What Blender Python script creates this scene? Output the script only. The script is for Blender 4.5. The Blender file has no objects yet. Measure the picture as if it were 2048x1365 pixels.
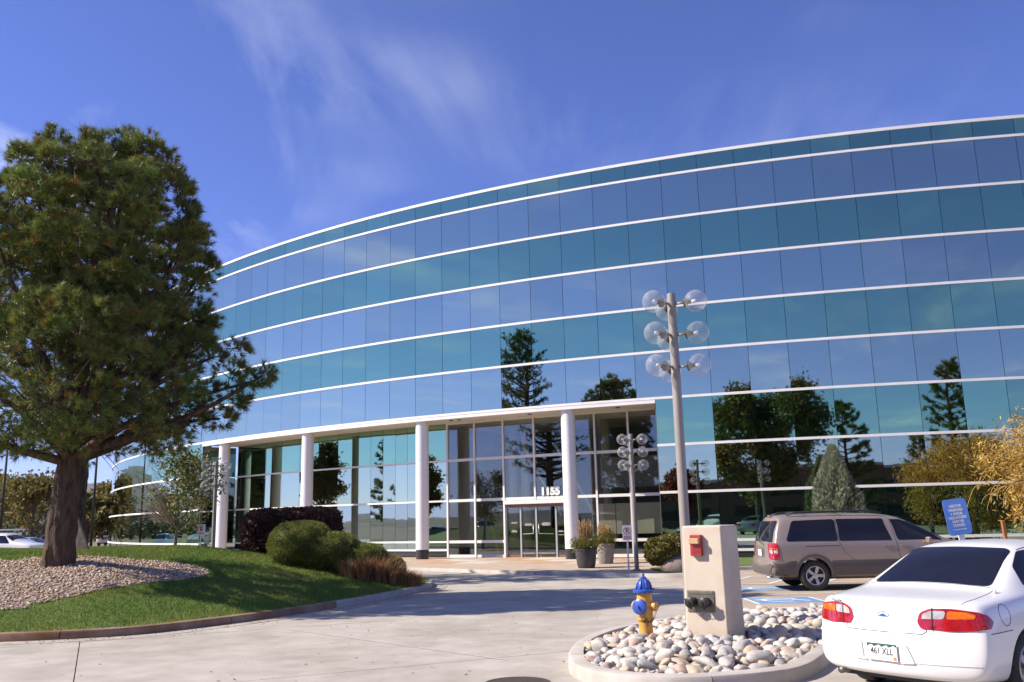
import bpy, bmesh, math, random
import numpy as np
from mathutils import Vector, Matrix, Euler
from mathutils.bvhtree import BVHTree
from mathutils.geometry import delaunay_2d_cdt

scene = bpy.context.scene
COL = scene.collection
RNG = np.random.default_rng(7)
random.seed(7)

# ------------------------------------------------------------------ camera
FPX, PIT, ROL, CZ = 1784.2, 0.198, 0.0233, 1.74      # focal length in px of a 2048 px wide frame
_c, _s, _cr, _sr = math.cos(PIT), math.sin(PIT), math.cos(ROL), math.sin(ROL)
FWD = np.array([0, _c, _s]); _u0 = np.array([0, -_s, _c]); _r0 = np.array([1.0, 0, 0])
RGT = _r0 * _cr - _u0 * _sr; UPV = _r0 * _sr + _u0 * _cr
CAM = np.array([0, 0, CZ])
cd = bpy.data.cameras.new('camera'); cam = bpy.data.objects.new('camera', cd); COL.objects.link(cam)
cd.sensor_fit = 'HORIZONTAL'; cd.sensor_width = 36.0; cd.lens = 36.0 * FPX / 2048
cd.clip_start = 0.1; cd.clip_end = 20000
cam.matrix_world = Matrix(((RGT[0], UPV[0], -FWD[0], 0), (RGT[1], UPV[1], -FWD[1], 0), (RGT[2], UPV[2], -FWD[2], CZ), (0, 0, 0, 1)))
scene.camera = cam

# ------------------------------------------------------------------ sky, sun, exposure
SUN_EL = math.radians(38)
SUN_TO = Vector((-0.997 * math.cos(SUN_EL), -0.075 * math.cos(SUN_EL), math.sin(SUN_EL)))   # towards the sun
SUN_AZ = math.atan2(SUN_TO.x, SUN_TO.y)
world = bpy.data.worlds.new('World'); scene.world = world; world.use_nodes = True
nt = world.node_tree; nt.nodes.clear()
def N(t, typ, **kw):
    n = t.nodes.new(typ)
    for k, v in kw.items(): setattr(n, k, v)
    return n
wo = N(nt, 'ShaderNodeOutputWorld'); bg = N(nt, 'ShaderNodeBackground')
sky = N(nt, 'ShaderNodeTexSky', sky_type='NISHITA', sun_disc=False, sun_elevation=SUN_EL, sun_rotation=SUN_AZ,
        altitude=1900, air_density=1.0, dust_density=0.4, ozone_density=3.2)
tc = N(nt, 'ShaderNodeTexCoord')
sep = N(nt, 'ShaderNodeSeparateXYZ'); nt.links.new(tc.outputs['Generated'], sep.inputs[0])
# thin high cirrus: project the view direction on a flat cloud layer
mz = N(nt, 'ShaderNodeMath', operation='MAXIMUM'); nt.links.new(sep.outputs['Z'], mz.inputs[0]); mz.inputs[1].default_value = 0.03
dx = N(nt, 'ShaderNodeMath', operation='DIVIDE'); nt.links.new(sep.outputs['X'], dx.inputs[0]); nt.links.new(mz.outputs[0], dx.inputs[1])
dy = N(nt, 'ShaderNodeMath', operation='DIVIDE'); nt.links.new(sep.outputs['Y'], dy.inputs[0]); nt.links.new(mz.outputs[0], dy.inputs[1])
cmb = N(nt, 'ShaderNodeCombineXYZ'); nt.links.new(dx.outputs[0], cmb.inputs[0]); nt.links.new(dy.outputs[0], cmb.inputs[1])
def cloud_noise(scale, stretch, rot, detail, dist, lo, hi, loc=(0, 0, 0)):
    mp = N(nt, 'ShaderNodeMapping'); mp.inputs['Rotation'].default_value = (0, 0, rot); mp.inputs['Scale'].default_value = stretch
    mp.inputs['Location'].default_value = loc
    nt.links.new(cmb.outputs[0], mp.inputs[0])
    no = N(nt, 'ShaderNodeTexNoise'); no.inputs['Scale'].default_value = scale; no.inputs['Detail'].default_value = detail
    no.inputs['Roughness'].default_value = 0.62; no.inputs['Distortion'].default_value = dist
    nt.links.new(mp.outputs[0], no.inputs['Vector'])
    mr = N(nt, 'ShaderNodeMapRange'); mr.inputs['From Min'].default_value = lo; mr.inputs['From Max'].default_value = hi
    mr.clamp = True; nt.links.new(no.outputs['Fac'], mr.inputs['Value'])
    return mr.outputs[0]
c1 = cloud_noise(1.5, (1.0, 0.34, 1), 0.9, 8, 0.5, 0.47, 0.86)      # long streaks
c2 = cloud_noise(0.42, (1, 1, 1), 0.3, 3, 0.0, 0.44, 0.70, (-3.2, 2.2, 0))   # where the streaks gather
mu = N(nt, 'ShaderNodeMath', operation='MULTIPLY'); nt.links.new(c1, mu.inputs[0]); nt.links.new(c2, mu.inputs[1])
ms = N(nt, 'ShaderNodeMath', operation='MULTIPLY'); nt.links.new(mu.outputs[0], ms.inputs[0]); ms.inputs[1].default_value = 0.85
tint = N(nt, 'ShaderNodeMix', data_type='RGBA', blend_type='MULTIPLY'); tint.inputs['Factor'].default_value = 1.0
nt.links.new(sky.outputs[0], tint.inputs['A']); tint.inputs['B'].default_value = (0.81, 0.84, 1.40, 1)
SKY_TINT = tint
mx = N(nt, 'ShaderNodeMix', data_type='RGBA'); nt.links.new(ms.outputs[0], mx.inputs['Factor'])
nt.links.new(tint.outputs['Result'], mx.inputs['A']); mx.inputs['B'].default_value = (9.5, 9.8, 10.4, 1)
nt.links.new(mx.outputs['Result'], bg.inputs['Color']); bg.inputs['Strength'].default_value = 0.088
nt.links.new(bg.outputs[0], wo.inputs[0])
sd = bpy.data.lights.new('sun', 'SUN'); sun = bpy.data.objects.new('sun', sd); COL.objects.link(sun)
sd.energy = 5.0; sd.angle = math.radians(0.53); sd.color = (1.0, 0.91, 0.78)
sun.rotation_euler = (-SUN_TO).to_track_quat('-Z', 'Y').to_euler(); sun.location = SUN_TO * 60
vs = scene.view_settings
vs.view_transform = 'Standard'; vs.look = 'None'; vs.gamma = 1.0; vs.use_curve_mapping = False; vs.exposure = 0.68
scene.render.engine = 'CYCLES'
scene.cycles.use_denoising = True
scene.cycles.max_bounces = 8; scene.cycles.glossy_bounces = 5; scene.cycles.transparent_max_bounces = 16
scene.cycles.transmission_bounces = 8; scene.cycles.diffuse_bounces = 3
scene.cycles.caustics_reflective = False; scene.cycles.caustics_refractive = False
scene.cycles.sample_clamp_indirect = 6.0

# ------------------------------------------------------------------ pixel -> place
def ray(x, y):
    d = FWD + RGT * (x - 1024) / FPX - UPV * (y - 682.5) / FPX
    return d / np.linalg.norm(d)
def G(x, y, z=0.0):
    d = ray(x, y); return CAM + d * ((z - CZ) / d[2])
def DP(x, y, Y):
    d = ray(x, y); return CAM + d * (Y / d[1])

# ------------------------------------------------------------------ materials
MATS = {}
def pm(name, col, rough=0.6, metal=0.0, col2=None, scale=4.0, detail=4.0, lo=0.35, hi=0.65, bump=0.0, bscale=None, bdist=0.02,
       spec=0.5, trans=0.0, coat=0.0, alpha=None, coord='Object', emit=None, stretch=None, col3=None, scale3=0.7, f3=0.6, attr=None, attr_mix=1.0, rvar=0.0):
    """procedural principled material; col/col2 mixed by noise, col3 large blotches"""
    if name in MATS: return MATS[name]
    m = bpy.data.materials.new(name); m.use_nodes = True; t = m.node_tree; t.nodes.clear()
    out = N(t, 'ShaderNodeOutputMaterial'); b = N(t, 'ShaderNodeBsdfPrincipled'); t.links.new(b.outputs[0], out.inputs[0])
    b.inputs['Roughness'].default_value = rough; b.inputs['Metallic'].default_value = metal
    b.inputs['Specular IOR Level'].default_value = spec; b.inputs['Coat Weight'].default_value = coat
    b.inputs['Base Color'].default_value = (*col, 1)
    tcn = N(t, 'ShaderNodeTexCoord'); src = tcn.outputs[coord]
    if stretch:
        mp = N(t, 'ShaderNodeMapping'); mp.inputs['Scale'].default_value = stretch; t.links.new(src, mp.inputs[0]); src = mp.outputs[0]
    cur = None
    if col2:
        no = N(t, 'ShaderNodeTexNoise'); no.inputs['Scale'].default_value = scale; no.inputs['Detail'].default_value = detail; no.inputs['Roughness'].default_value = 0.6
        t.links.new(src, no.inputs['Vector'])
        mr = N(t, 'ShaderNodeMapRange'); mr.inputs['From Min'].default_value = lo; mr.inputs['From Max'].default_value = hi; t.links.new(no.outputs['Fac'], mr.inputs['Value'])
        mi = N(t, 'ShaderNodeMix', data_type='RGBA'); t.links.new(mr.outputs[0], mi.inputs['Factor'])
        mi.inputs['A'].default_value = (*col, 1); mi.inputs['B'].default_value = (*col2, 1); cur = mi.outputs['Result']
        if rvar:
            mr2 = N(t, 'ShaderNodeMapRange'); t.links.new(no.outputs['Fac'], mr2.inputs['Value'])
            mr2.inputs['To Min'].default_value = max(0, rough - rvar); mr2.inputs['To Max'].default_value = min(1, rough + rvar)
            t.links.new(mr2.outputs[0], b.inputs['Roughness'])
    if col3:
        no3 = N(t, 'ShaderNodeTexNoise'); no3.inputs['Scale'].default_value = scale3; no3.inputs['Detail'].default_value = 6; no3.inputs['Roughness'].default_value = 0.65
        t.links.new(src, no3.inputs['Vector'])
        mr3 = N(t, 'ShaderNodeMapRange'); mr3.inputs['From Min'].default_value = 0.45; mr3.inputs['From Max'].default_value = 0.7; mr3.inputs['To Max'].default_value = f3
        t.links.new(no3.outputs['Fac'], mr3.inputs['Value'])
        m3 = N(t, 'ShaderNodeMix', data_type='RGBA'); t.links.new(mr3.outputs[0], m3.inputs['Factor'])
        if cur: t.links.new(cur, m3.inputs['A'])
        else: m3.inputs['A'].default_value = (*col, 1)
        m3.inputs['B'].default_value = (*col3, 1); cur = m3.outputs['Result']
    if attr:
        at = N(t, 'ShaderNodeAttribute', attribute_name=attr)
        ma = N(t, 'ShaderNodeMix', data_type='RGBA', blend_type='MULTIPLY'); ma.inputs['Factor'].default_value = attr_mix
        if cur: t.links.new(cur, ma.inputs['A'])
        else: ma.inputs['A'].default_value = (*col, 1)
        t.links.new(at.outputs['Color'], ma.inputs['B']); cur = ma.outputs['Result']
    if cur: t.links.new(cur, b.inputs['Base Color'])
    if bump:
        nb = N(t, 'ShaderNodeTexNoise'); nb.inputs['Scale'].default_value = bscale or scale * 3; nb.inputs['Detail'].default_value = 5
        t.links.new(src, nb.inputs['Vector'])
        bp = N(t, 'ShaderNodeBump'); bp.inputs['Strength'].default_value = bump; bp.inputs['Distance'].default_value = bdist
        t.links.new(nb.outputs['Fac'], bp.inputs['Height']); t.links.new(bp.outputs[0], b.inputs['Normal'])
    if trans:      # leaf: some light comes through
        tl = N(t, 'ShaderNodeBsdfTranslucent'); ad = N(t, 'ShaderNodeMixShader'); ad.inputs[0].default_value = trans
        if cur: t.links.new(cur, tl.inputs[0])
        else: tl.inputs[0].default_value = (*col, 1)
        t.links.new(b.outputs[0], ad.inputs[1]); t.links.new(tl.outputs[0], ad.inputs[2]); t.links.new(ad.outputs[0], out.inputs[0])
    if emit:
        b.inputs['Emission Color'].default_value = (*emit[0], 1); b.inputs['Emission Strength'].default_value = emit[1]
    MATS[name] = m
    return m

def glass_mat(name, tint, refl=1.0, rough=0.0, ior=1.5, refl_col=(1, 1, 1)):
    """clear pane: light passes straight through, tinted; fresnel reflection on top"""
    if name in MATS: return MATS[name]
    m = bpy.data.materials.new(name); m.use_nodes = True; t = m.node_tree; t.nodes.clear()
    out = N(t, 'ShaderNodeOutputMaterial'); tr = N(t, 'ShaderNodeBsdfTransparent'); tr.inputs[0].default_value = (*tint, 1)
    gl = N(t, 'ShaderNodeBsdfGlossy'); gl.inputs['Roughness'].default_value = rough; gl.inputs['Color'].default_value = (*refl_col, 1)
    lw = N(t, 'ShaderNodeLayerWeight'); lw.inputs[0].default_value = 0.5; pw = N(t, 'ShaderNodeMath', operation='POWER'); t.links.new(lw.outputs['Facing'], pw.inputs[0]); pw.inputs[1].default_value = 5.0
    fr = N(t, 'ShaderNodeMath', operation='MULTIPLY_ADD'); t.links.new(pw.outputs[0], fr.inputs[0]); fr.inputs[1].default_value = 0.95; fr.inputs[2].default_value = 0.045
    mu = N(t, 'ShaderNodeMath', operation='MULTIPLY', use_clamp=True); mu.inputs[1].default_value = refl; t.links.new(fr.outputs[0], mu.inputs[0])
    mx = N(t, 'ShaderNodeMixShader'); t.links.new(mu.outputs[0], mx.inputs[0]); t.links.new(tr.outputs[0], mx.inputs[1]); t.links.new(gl.outputs[0], mx.inputs[2])
    t.links.new(mx.outputs[0], out.inputs[0]); MATS[name] = m
    return m

def mirror_mat(name, col, wav=0.012, streak=0.0):
    """coated mirror glass, slightly wavy as float glass is"""
    m = bpy.data.materials.new(name); m.use_nodes = True; t = m.node_tree; b = t.nodes['Principled BSDF']
    b.inputs['Metallic'].default_value = 1.0; b.inputs['Roughness'].default_value = 0.015
    tcn = N(t, 'ShaderNodeTexCoord')
    oi = N(t, 'ShaderNodeObjectInfo'); hs = N(t, 'ShaderNodeHueSaturation'); hs.inputs['Color'].default_value = (*col, 1)
    mr = N(t, 'ShaderNodeMapRange'); mr.inputs['To Min'].default_value = 0.93; mr.inputs['To Max'].default_value = 1.05
    t.links.new(oi.outputs['Random'], mr.inputs['Value']); t.links.new(mr.outputs[0], hs.inputs['Value']); t.links.new(hs.outputs[0], b.inputs['Base Color'])
    nb = N(t, 'ShaderNodeTexNoise'); nb.inputs['Scale'].default_value = 0.9; nb.inputs['Detail'].default_value = 1.5
    va = N(t, 'ShaderNodeVectorMath', operation='ADD'); t.links.new(tcn.outputs['Object'], va.inputs[0]); t.links.new(oi.outputs['Location'], va.inputs[1])
    t.links.new(va.outputs[0], nb.inputs['Vector'])
    bp = N(t, 'ShaderNodeBump'); bp.inputs['Strength'].default_value = 1.0; bp.inputs['Distance'].default_value = wav
    t.links.new(nb.outputs['Fac'], bp.inputs['Height']); t.links.new(bp.outputs[0], b.inputs['Normal'])
    MATS[name] = m
    return m

# ------------------------------------------------------------------ mesh building
def link(name, me, parent=None, mat=None, smooth=False, loc=None, rot=None):
    o = bpy.data.objects.new(name, me); COL.objects.link(o)
    if mat is not None and me is not None:
        me.materials.clear(); me.materials.append(mat)
    if smooth and me is not None: me.shade_smooth()
    if parent: o.parent = parent
    if loc is not None: o.location = loc
    if rot is not None: o.rotation_euler = rot
    return o
def tag(o, label=None, cat=None, group=None, kind=None):
    if label: o['label'] = label
    if cat: o['category'] = cat
    if group: o['group'] = group
    if kind: o['kind'] = kind
    return o
def thing(name, label, cat, loc=(0, 0, 0), rz=0.0, group=None):
    o = bpy.data.objects.new(name, None); COL.objects.link(o); o.location = loc; o.rotation_euler = (0, 0, rz); o.empty_display_size = 0.2
    return tag(o, label, cat, group)
def mesh_np(V, F, col=None):
    """numpy verts (n,3) and faces (m,3|4) -> mesh; col = per-vertex colour"""
    V = np.asarray(V, np.float32); F = np.asarray(F, np.int32); k = F.shape[1]
    me = bpy.data.meshes.new('m'); me.vertices.add(len(V)); me.vertices.foreach_set('co', V.ravel())
    me.loops.add(F.size); me.loops.foreach_set('vertex_index', F.ravel())
    me.polygons.add(len(F)); me.polygons.foreach_set('loop_start', np.arange(len(F), dtype=np.int32) * k)
    me.polygons.foreach_set('loop_total', np.full(len(F), k, np.int32))
    me.update(calc_edges=True); me.validate()
    if col is not None:
        a = me.color_attributes.new('tone', 'FLOAT_COLOR', 'POINT'); c = np.ones((len(V), 4), np.float32); c[:, :3] = col
        a.data.foreach_set('color', c.ravel())
    return me
class MB:
    def __init__(s): s.v = []; s.f = []
    def add(s, vs, fs):
        o = len(s.v); s.v += [tuple(map(float, p)) for p in vs]; s.f += [tuple(i + o for i in f) for f in fs]; return s
    def box(s, c, size, rz=0.0, M=None):
        x, y, z = [k / 2 for k in size]
        P = [Vector(p) for p in ((-x, -y, -z), (x, -y, -z), (x, y, -z), (-x, y, -z), (-x, -y, z), (x, -y, z), (x, y, z), (-x, y, z))]
        R = M if M is not None else Matrix.Rotation(rz, 3, 'Z')
        return s.add([R @ p + Vector(c) for p in P], [(0, 3, 2, 1), (4, 5, 6, 7), (0, 1, 5, 4), (1, 2, 6, 5), (2, 3, 7, 6), (3, 0, 4, 7)])
    def bar(s, p0, p1, w, h=None):
        """square bar between two points"""
        p0, p1 = Vector(p0), Vector(p1); d = p1 - p0; q = d.to_track_quat('Z', 'Y').to_matrix()
        return s.box((p0 + p1) / 2, (w, h or w, d.length), M=q)
    def tube(s, path, radii, n=10, caps=True):
        path = [Vector(p) for p in path]
        if not hasattr(radii, '__len__'): radii = [radii] * len(path)
        o = len(s.v); vs = []; up = None
        for i, p in enumerate(path):
            d = (path[min(i + 1, len(path) - 1)] - path[max(i - 1, 0)]).normalized()
            if up is None:
                up = d.orthogonal().normalized()
            a = (up - d * up.dot(d)); a = a.normalized() if a.length > 1e-6 else d.orthogonal().normalized(); up = a; b = d.cross(a)
            for k in range(n):
                t = 2 * math.pi * k / n; vs.append(p + (a * math.cos(t) + b * math.sin(t)) * radii[i])
        fs = [(i * n + k, i * n + (k + 1) % n, (i + 1) * n + (k + 1) % n, (i + 1) * n + k) for i in range(len(path) - 1) for k in range(n)]
        if caps: fs += [tuple(range(n - 1, -1, -1)), tuple(range((len(path) - 1) * n, len(path) * n))]
        return s.add(vs, fs)
    def lathe(s, prof, n=24, c=(0, 0, 0), M=None, caps=True):
        c = Vector(c); vs = []
        for r, z in prof:
            for k in range(n):
                t = 2 * math.pi * k / n; p = Vector((r * math.cos(t), r * math.sin(t), z)); vs.append((M @ p if M is not None else p) + c)
        m = len(prof); fs = [(i * n + k, i * n + (k + 1) % n, (i + 1) * n + (k + 1) % n, (i + 1) * n + k) for i in range(m - 1) for k in range(n)]
        if caps and prof[0][0] > 1e-6: fs.append(tuple(range(n - 1, -1, -1)))
        if caps and prof[-1][0] > 1e-6: fs.append(tuple(range((m - 1) * n, m * n)))
        return s.add(vs, fs)
    def prism(s, poly, z0, z1):
        n = len(poly); vs = [(x, y, z0) for x, y in poly] + [(x, y, z1) for x, y in poly]
        return s.add(vs, [tuple(range(n - 1, -1, -1)), tuple(range(n, 2 * n))] + [(i, (i + 1) % n, n + (i + 1) % n, n + i) for i in range(n)])
    def sweep(s, path, prof, closed=False):
        """profile (out, up) swept along a path in the ground plane; out = right-hand side of the path"""
        P = [Vector(p) for p in path]; n = len(P); m = len(prof); vs = []
        for i, p in enumerate(P):
            a = P[(i - 1) % n] if closed or i > 0 else P[0]; b = P[(i + 1) % n] if closed or i < n - 1 else P[-1]
            d = b - a; d.z = 0; d.normalize(); o = Vector((d.y, -d.x, 0))
            for u, w in prof: vs.append(p + o * u + Vector((0, 0, w)))
        fs = []
        for i in range(n if closed else n - 1):
            j = (i + 1) % n
            for k in range(m): fs.append((i * m + k, i * m + (k + 1) % m, j * m + (k + 1) % m, j * m + k))
        if not closed: fs += [tuple(range(m)), tuple(range(n * m - 1, (n - 1) * m - 1, -1))]
        return s.add(vs, fs)
    def mesh(s):
        me = bpy.data.meshes.new('m'); me.from_pydata(s.v, [], s.f); me.update()
        bm = bmesh.new(); bm.from_mesh(me); bmesh.ops.recalc_face_normals(bm, faces=bm.faces); bm.to_mesh(me); bm.free()
        return me
    def build(s, name, mat, parent=None, smooth=False, bevel=0.0, seg=2, loc=None, auto=None):
        me = s.mesh(); o = link(name, me, parent, mat, smooth)
        if loc is not None: o.location = loc
        if bevel:
            b = o.modifiers.new('bevel', 'BEVEL'); b.width = bevel; b.segments = seg; b.limit_method = 'ANGLE'; b.angle_limit = math.radians(35)
            me.shade_smooth(); b.harden_normals = True
        elif smooth and auto:
            me.shade_smooth(); me.set_sharp_from_angle(angle=math.radians(auto))
        return o
def copy_tree(o, parent=None):
    c = o.copy(); COL.objects.link(c)
    if parent: c.parent = parent; c.matrix_parent_inverse = o.matrix_parent_inverse.copy()
    for ch in list(o.children): copy_tree(ch, c)
    return c
def text_mesh(txt, size, mat, name, parent=None, M=None, bold=0.0, ext=0.002, align='CENTER', xs=1.0):
    cu = bpy.data.curves.new('t', 'FONT'); cu.body = txt; cu.size = size; cu.extrude = ext; cu.offset = bold; cu.align_x = align; cu.align_y = 'CENTER'
    cu.resolution_u = 3
    to = bpy.data.objects.new('t', cu); COL.objects.link(to); dg = bpy.context.evaluated_depsgraph_get()
    me = bpy.data.meshes.new_from_object(to.evaluated_get(dg)); bpy.data.objects.remove(to)
    if xs != 1.0: me.transform(Matrix.Diagonal((xs, 1, 1, 1)))
    o = link(name, me, parent, mat)
    if M is not None: o.matrix_local = M
    return o
def frame_M(origin, xdir, ydir):
    x = Vector(xdir).normalized(); y = Vector(ydir); y = (y - x * y.dot(x)).normalized(); z = x.cross(y)
    return Matrix(((x.x, y.x, z.x, origin[0]), (x.y, y.y, z.y, origin[1]), (x.z, y.z, z.z, origin[2]), (0, 0, 0, 1)))
def poly_dist(P, poly, closed=True):
    """unsigned distance of points (n,2) to a polyline, and inside test"""
    P = np.asarray(P, float); A = np.asarray(poly, float); B = np.roll(A, -1, 0)
    if not closed: A, B = A[:-1], B[:-1]
    d = np.full(len(P), 1e9); ins = np.zeros(len(P), bool)
    for a, b in zip(A, B):
        ab = b - a; t = np.clip(((P - a) @ ab) / (ab @ ab), 0, 1); q = a + t[:, None] * ab
        d = np.minimum(d, np.hypot(*(P - q).T))
        c = ((a[1] > P[:, 1]) != (b[1] > P[:, 1])) & (P[:, 0] < (b[0] - a[0]) * (P[:, 1] - a[1]) / (b[1] - a[1] + 1e-12) + a[0])
        ins ^= c
    return d, ins
def smooth_path(pts, n=6, closed=False):
    """Catmull-Rom through points"""
    P = [np.array(p, float) for p in pts]; L = len(P); out = []
    for i in range(L if closed else L - 1):
        p0 = P[(i - 1) % L] if closed or i > 0 else P[0]; p1 = P[i]; p2 = P[(i + 1) % L]; p3 = P[(i + 2) % L] if closed or i + 2 < L else P[-1]
        for k in range(n):
            t = k / n; out.append(0.5 * ((2 * p1) + (-p0 + p2) * t + (2 * p0 - 5 * p1 + 4 * p2 - p3) * t * t + (-p0 + 3 * p1 - 3 * p2 + p3) * t ** 3))
    if not closed: out.append(P[-1])
    return [tuple(p) for p in out]
def resample(path, step):
    P = np.array(path, float); d = np.r_[0, np.cumsum(np.hypot(*np.diff(P[:, :2], axis=0).T))]; n = max(2, int(d[-1] / step) + 1)
    t = np.linspace(0, d[-1], n); return np.stack([np.interp(t, d, P[:, k]) for k in range(P.shape[1])], 1)
def cdt_fill(outline, step):
    """triangulate a 2D outline with inner grid points"""
    O = np.array(outline, float); lo, hi = O.min(0), O.max(0)
    gx, gy = np.meshgrid(np.arange(lo[0] + step / 2, hi[0], step), np.arange(lo[1] + step / 2, hi[1], step)); P = np.stack([gx.ravel(), gy.ravel()], 1)
    if len(P):
        d, ins = poly_dist(P, O); P = P[ins & (d > step * 0.35)]
    pts = [Vector(p) for p in O] + [Vector(p) for p in P]; n = len(O)
    r = delaunay_2d_cdt(pts, [], [list(range(n))], 1, 1e-6)
    return np.array([tuple(v) for v in r[0]]), [tuple(f) for f in r[2]]
def rounded(poly, r=0.25, n=4):
    """round the corners of a 2D polygon; r = share of the edge"""
    P = [np.array(p, float) for p in poly]; out = []; L = len(P)
    for i in range(L):
        a, b, c = P[i - 1], P[i], P[(i + 1) % L]
        k = min(r, 0.45) ; la, lc = np.linalg.norm(a - b), np.linalg.norm(c - b); q = min(la, lc) * k
        s = b + (a - b) / la * q; e = b + (c - b) / lc * q
        for j in range(n + 1):
            t = j / n; out.append((1 - t) ** 2 * s + 2 * t * (1 - t) * b + t * t * e)
    return [tuple(p) for p in out]

# ================================================================== GROUND
concrete = pm('concrete', (0.49, 0.445, 0.385), 0.85, col2=(0.385, 0.345, 0.295), scale=1.7, detail=8, bump=0.25, bscale=60, bdist=0.004, coord='Generated' if False else 'Object', col3=(0.27, 0.235, 0.19), scale3=0.45, f3=0.75)
def world_mat(base, name):
    """same material but in world coordinates so that slabs do not repeat"""
    m = base.copy(); m.name = name; t = m.node_tree
    g = N(t, 'ShaderNodeNewGeometry')
    for n in [n for n in t.nodes if n.type == 'TEX_COORD']:
        for l in list(t.links):
            if l.from_node == n: t.links.new(g.outputs['Position'], l.to_socket)
    MATS[name] = m
    return m
concrete_w = world_mat(concrete, 'drive_concrete')
lot_w = world_mat(pm('lot_concrete0', (0.46, 0.37, 0.285), 0.88, col2=(0.38, 0.30, 0.225), scale=1.1, detail=8, bump=0.25, bscale=60, bdist=0.004, col3=(0.27, 0.215, 0.16), scale3=0.4, f3=0.6), 'lot_concrete')
joint_m = pm('joint_dirt', (0.10, 0.085, 0.07), 0.95, col2=(0.06, 0.05, 0.045), scale=8)
earth = pm('earth', (0.20, 0.165, 0.11), 0.95, col2=(0.13, 0.12, 0.07), scale=0.05, detail=8, col3=(0.24, 0.19, 0.12), scale3=0.01)
ground = link('ground', mesh_np([(-6400, -6400, -0.05), (6400, -6400, -0.05), (6400, 6400, -0.05), (-6400, 6400, -0.05)], [(0, 1, 2, 3)]), None, earth)
tag(ground, 'dry open ground around the office park', kind='structure')

def slab_grid(name, label, mat, origin, ang, w, h, ni, nj, z, keep, thick=0.03):
    base = MB()
    root = link(name, None); root = root
    bpy.data.objects.remove(root)
    c, s = math.cos(ang), math.sin(ang); ox, oy = origin
    q = [(0, 0), (ni * w, 0), (ni * w, nj * h), (0, nj * h)]
    b = MB(); b.add([(ox + u * c - v * s, oy + u * s + v * c, z - 0.012) for u, v in q], [(0, 1, 2, 3)])
    root = b.build(name, joint_m); tag(root, label, kind='structure')
    g = 0.007
    me = MB().box((0, 0, -thick / 2), (w - 2 * g, h - 2 * g, thick)).mesh()
    me.materials.append(mat)
    for i in range(ni):
        for j in range(nj):
            u, v = (i + 0.5) * w, (j + 0.5) * h; x, y = ox + u * c - v * s, oy + u * s + v * c
            if keep(x, y):
                o = bpy.data.objects.new('slab', me); COL.objects.link(o); o.parent = root
                o.location = (x, y, z + RNG.uniform(-0.0015, 0.0015)); o.rotation_euler = (0, 0, ang)
    return root
ja = math.atan2(-3.78, 1.74) + math.pi / 2          # joint seen at the left edge of the drive
j0 = np.array([-6.95, 14.75]); ju = np.array([math.cos(ja), math.sin(ja)]); jv = np.array([-ju[1], ju[0]])
org = j0 - ju * 5.2 * 6 - jv * 5.2 * 8
slab_grid('driveway', 'pale concrete driveway in large slabs in front of the building', concrete_w, org, ja, 5.2, 5.2, 13, 16, 0.0, lambda x, y: True)
# parking lot: tan concrete bays
slab_grid('parking_lot', 'tan concrete parking bays with painted lines', lot_w, (4.3, 16.9), 0.0, 4.6, 3.1, 9, 3, 0.016, lambda x, y: True)
slab_grid('parking_lot_apron', 'tan concrete strip along the far kerb of the parking bays', lot_w, (6.9, 26.2), 0.0, 4.6, 3.2, 8, 1, 0.016, lambda x, y: True)
# sealed joint running across the drive
seal = pm('joint_seal', (0.55, 0.54, 0.52), 0.8, col2=(0.46, 0.44, 0.42), scale=6)
b = MB(); p, q = G(575, 1259), G(1015, 1321); d = (q - p) / np.linalg.norm(q - p); o = np.array([d[1], -d[0], 0]) * 0.02
b.add([p - o + [0, 0, .005], q - o + [0, 0, .005], q + o + [0, 0, .005], p + o + [0, 0, .005]], [(0, 1, 2, 3)])
tag(b.build('sealed_joint', seal), 'pale sealed joint running across the concrete driveway', kind='structure')

# ---- left island: lawn mound with kerb
ISL_FRONT = smooth_path([(-40, 13.2), (-26, 13.9), (-16, 14.5), (-11, 14.8), (-8.35, 15.0), (-7.17, 15.22), (-6.2, 15.72), (-5.0, 17.35), (-4.08, 19.1), (-3.2, 21.2), (-2.55, 23.4), (-2.35, 25.2), (-2.75, 27.0), (-4.2, 29.2), (-8, 31.8), (-15, 34.0), (-26, 35.2), (-40, 36)], 6)
ISL = np.array(ISL_FRONT)
def HM(x, y):
    """height of the lawn mound"""
    P = np.stack([np.atleast_1d(np.asarray(x, float)), np.atleast_1d(np.asarray(y, float))], 1)
    d, ins = poly_dist(P, ISL); d = np.where(ins, d, 0)
    t = np.clip((d - 0.1) / 6.3, 0, 1); h = 0.115 + 1.10 * (t * (1.75 - 0.75 * t)) * (0.55 + 0.45 * t)
    h = h + 0.03 * np.sin(P[:, 0] * 1.3 + 0.6) * np.sin(P[:, 1] * 1.1) * np.clip(d, 0, 1)
    return h if len(h) > 1 else float(h[0])
def MP(px, py):
    """pixel -> point on the mound (first hit along the view ray)"""
    d = ray(px, py); t = np.linspace(10, 45, 1400); P = CAM + d * t[:, None]
    h = HM(P[:, 0], P[:, 1]); k = np.argmax(P[:, 2] < h); return P[k]
lawn_soil = pm('lawn_turf', (0.085, 0.15, 0.024), 0.95, col2=(0.14, 0.17, 0.035), scale=2.2, detail=8, bump=0.6, bscale=90, bdist=0.02)
O2, F2 = cdt_fill([tuple(p) for p in ISL], 0.45)
Z2 = HM(O2[:, 0], O2[:, 1])
mb = MB(); mb.add([(x, y, z) for (x, y), z in zip(O2, Z2)], F2)
lawn = mb.build('lawn_mound', lawn_soil, smooth=True); tag(lawn, 'raised grass mound inside the curved kerb', kind='structure')

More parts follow.
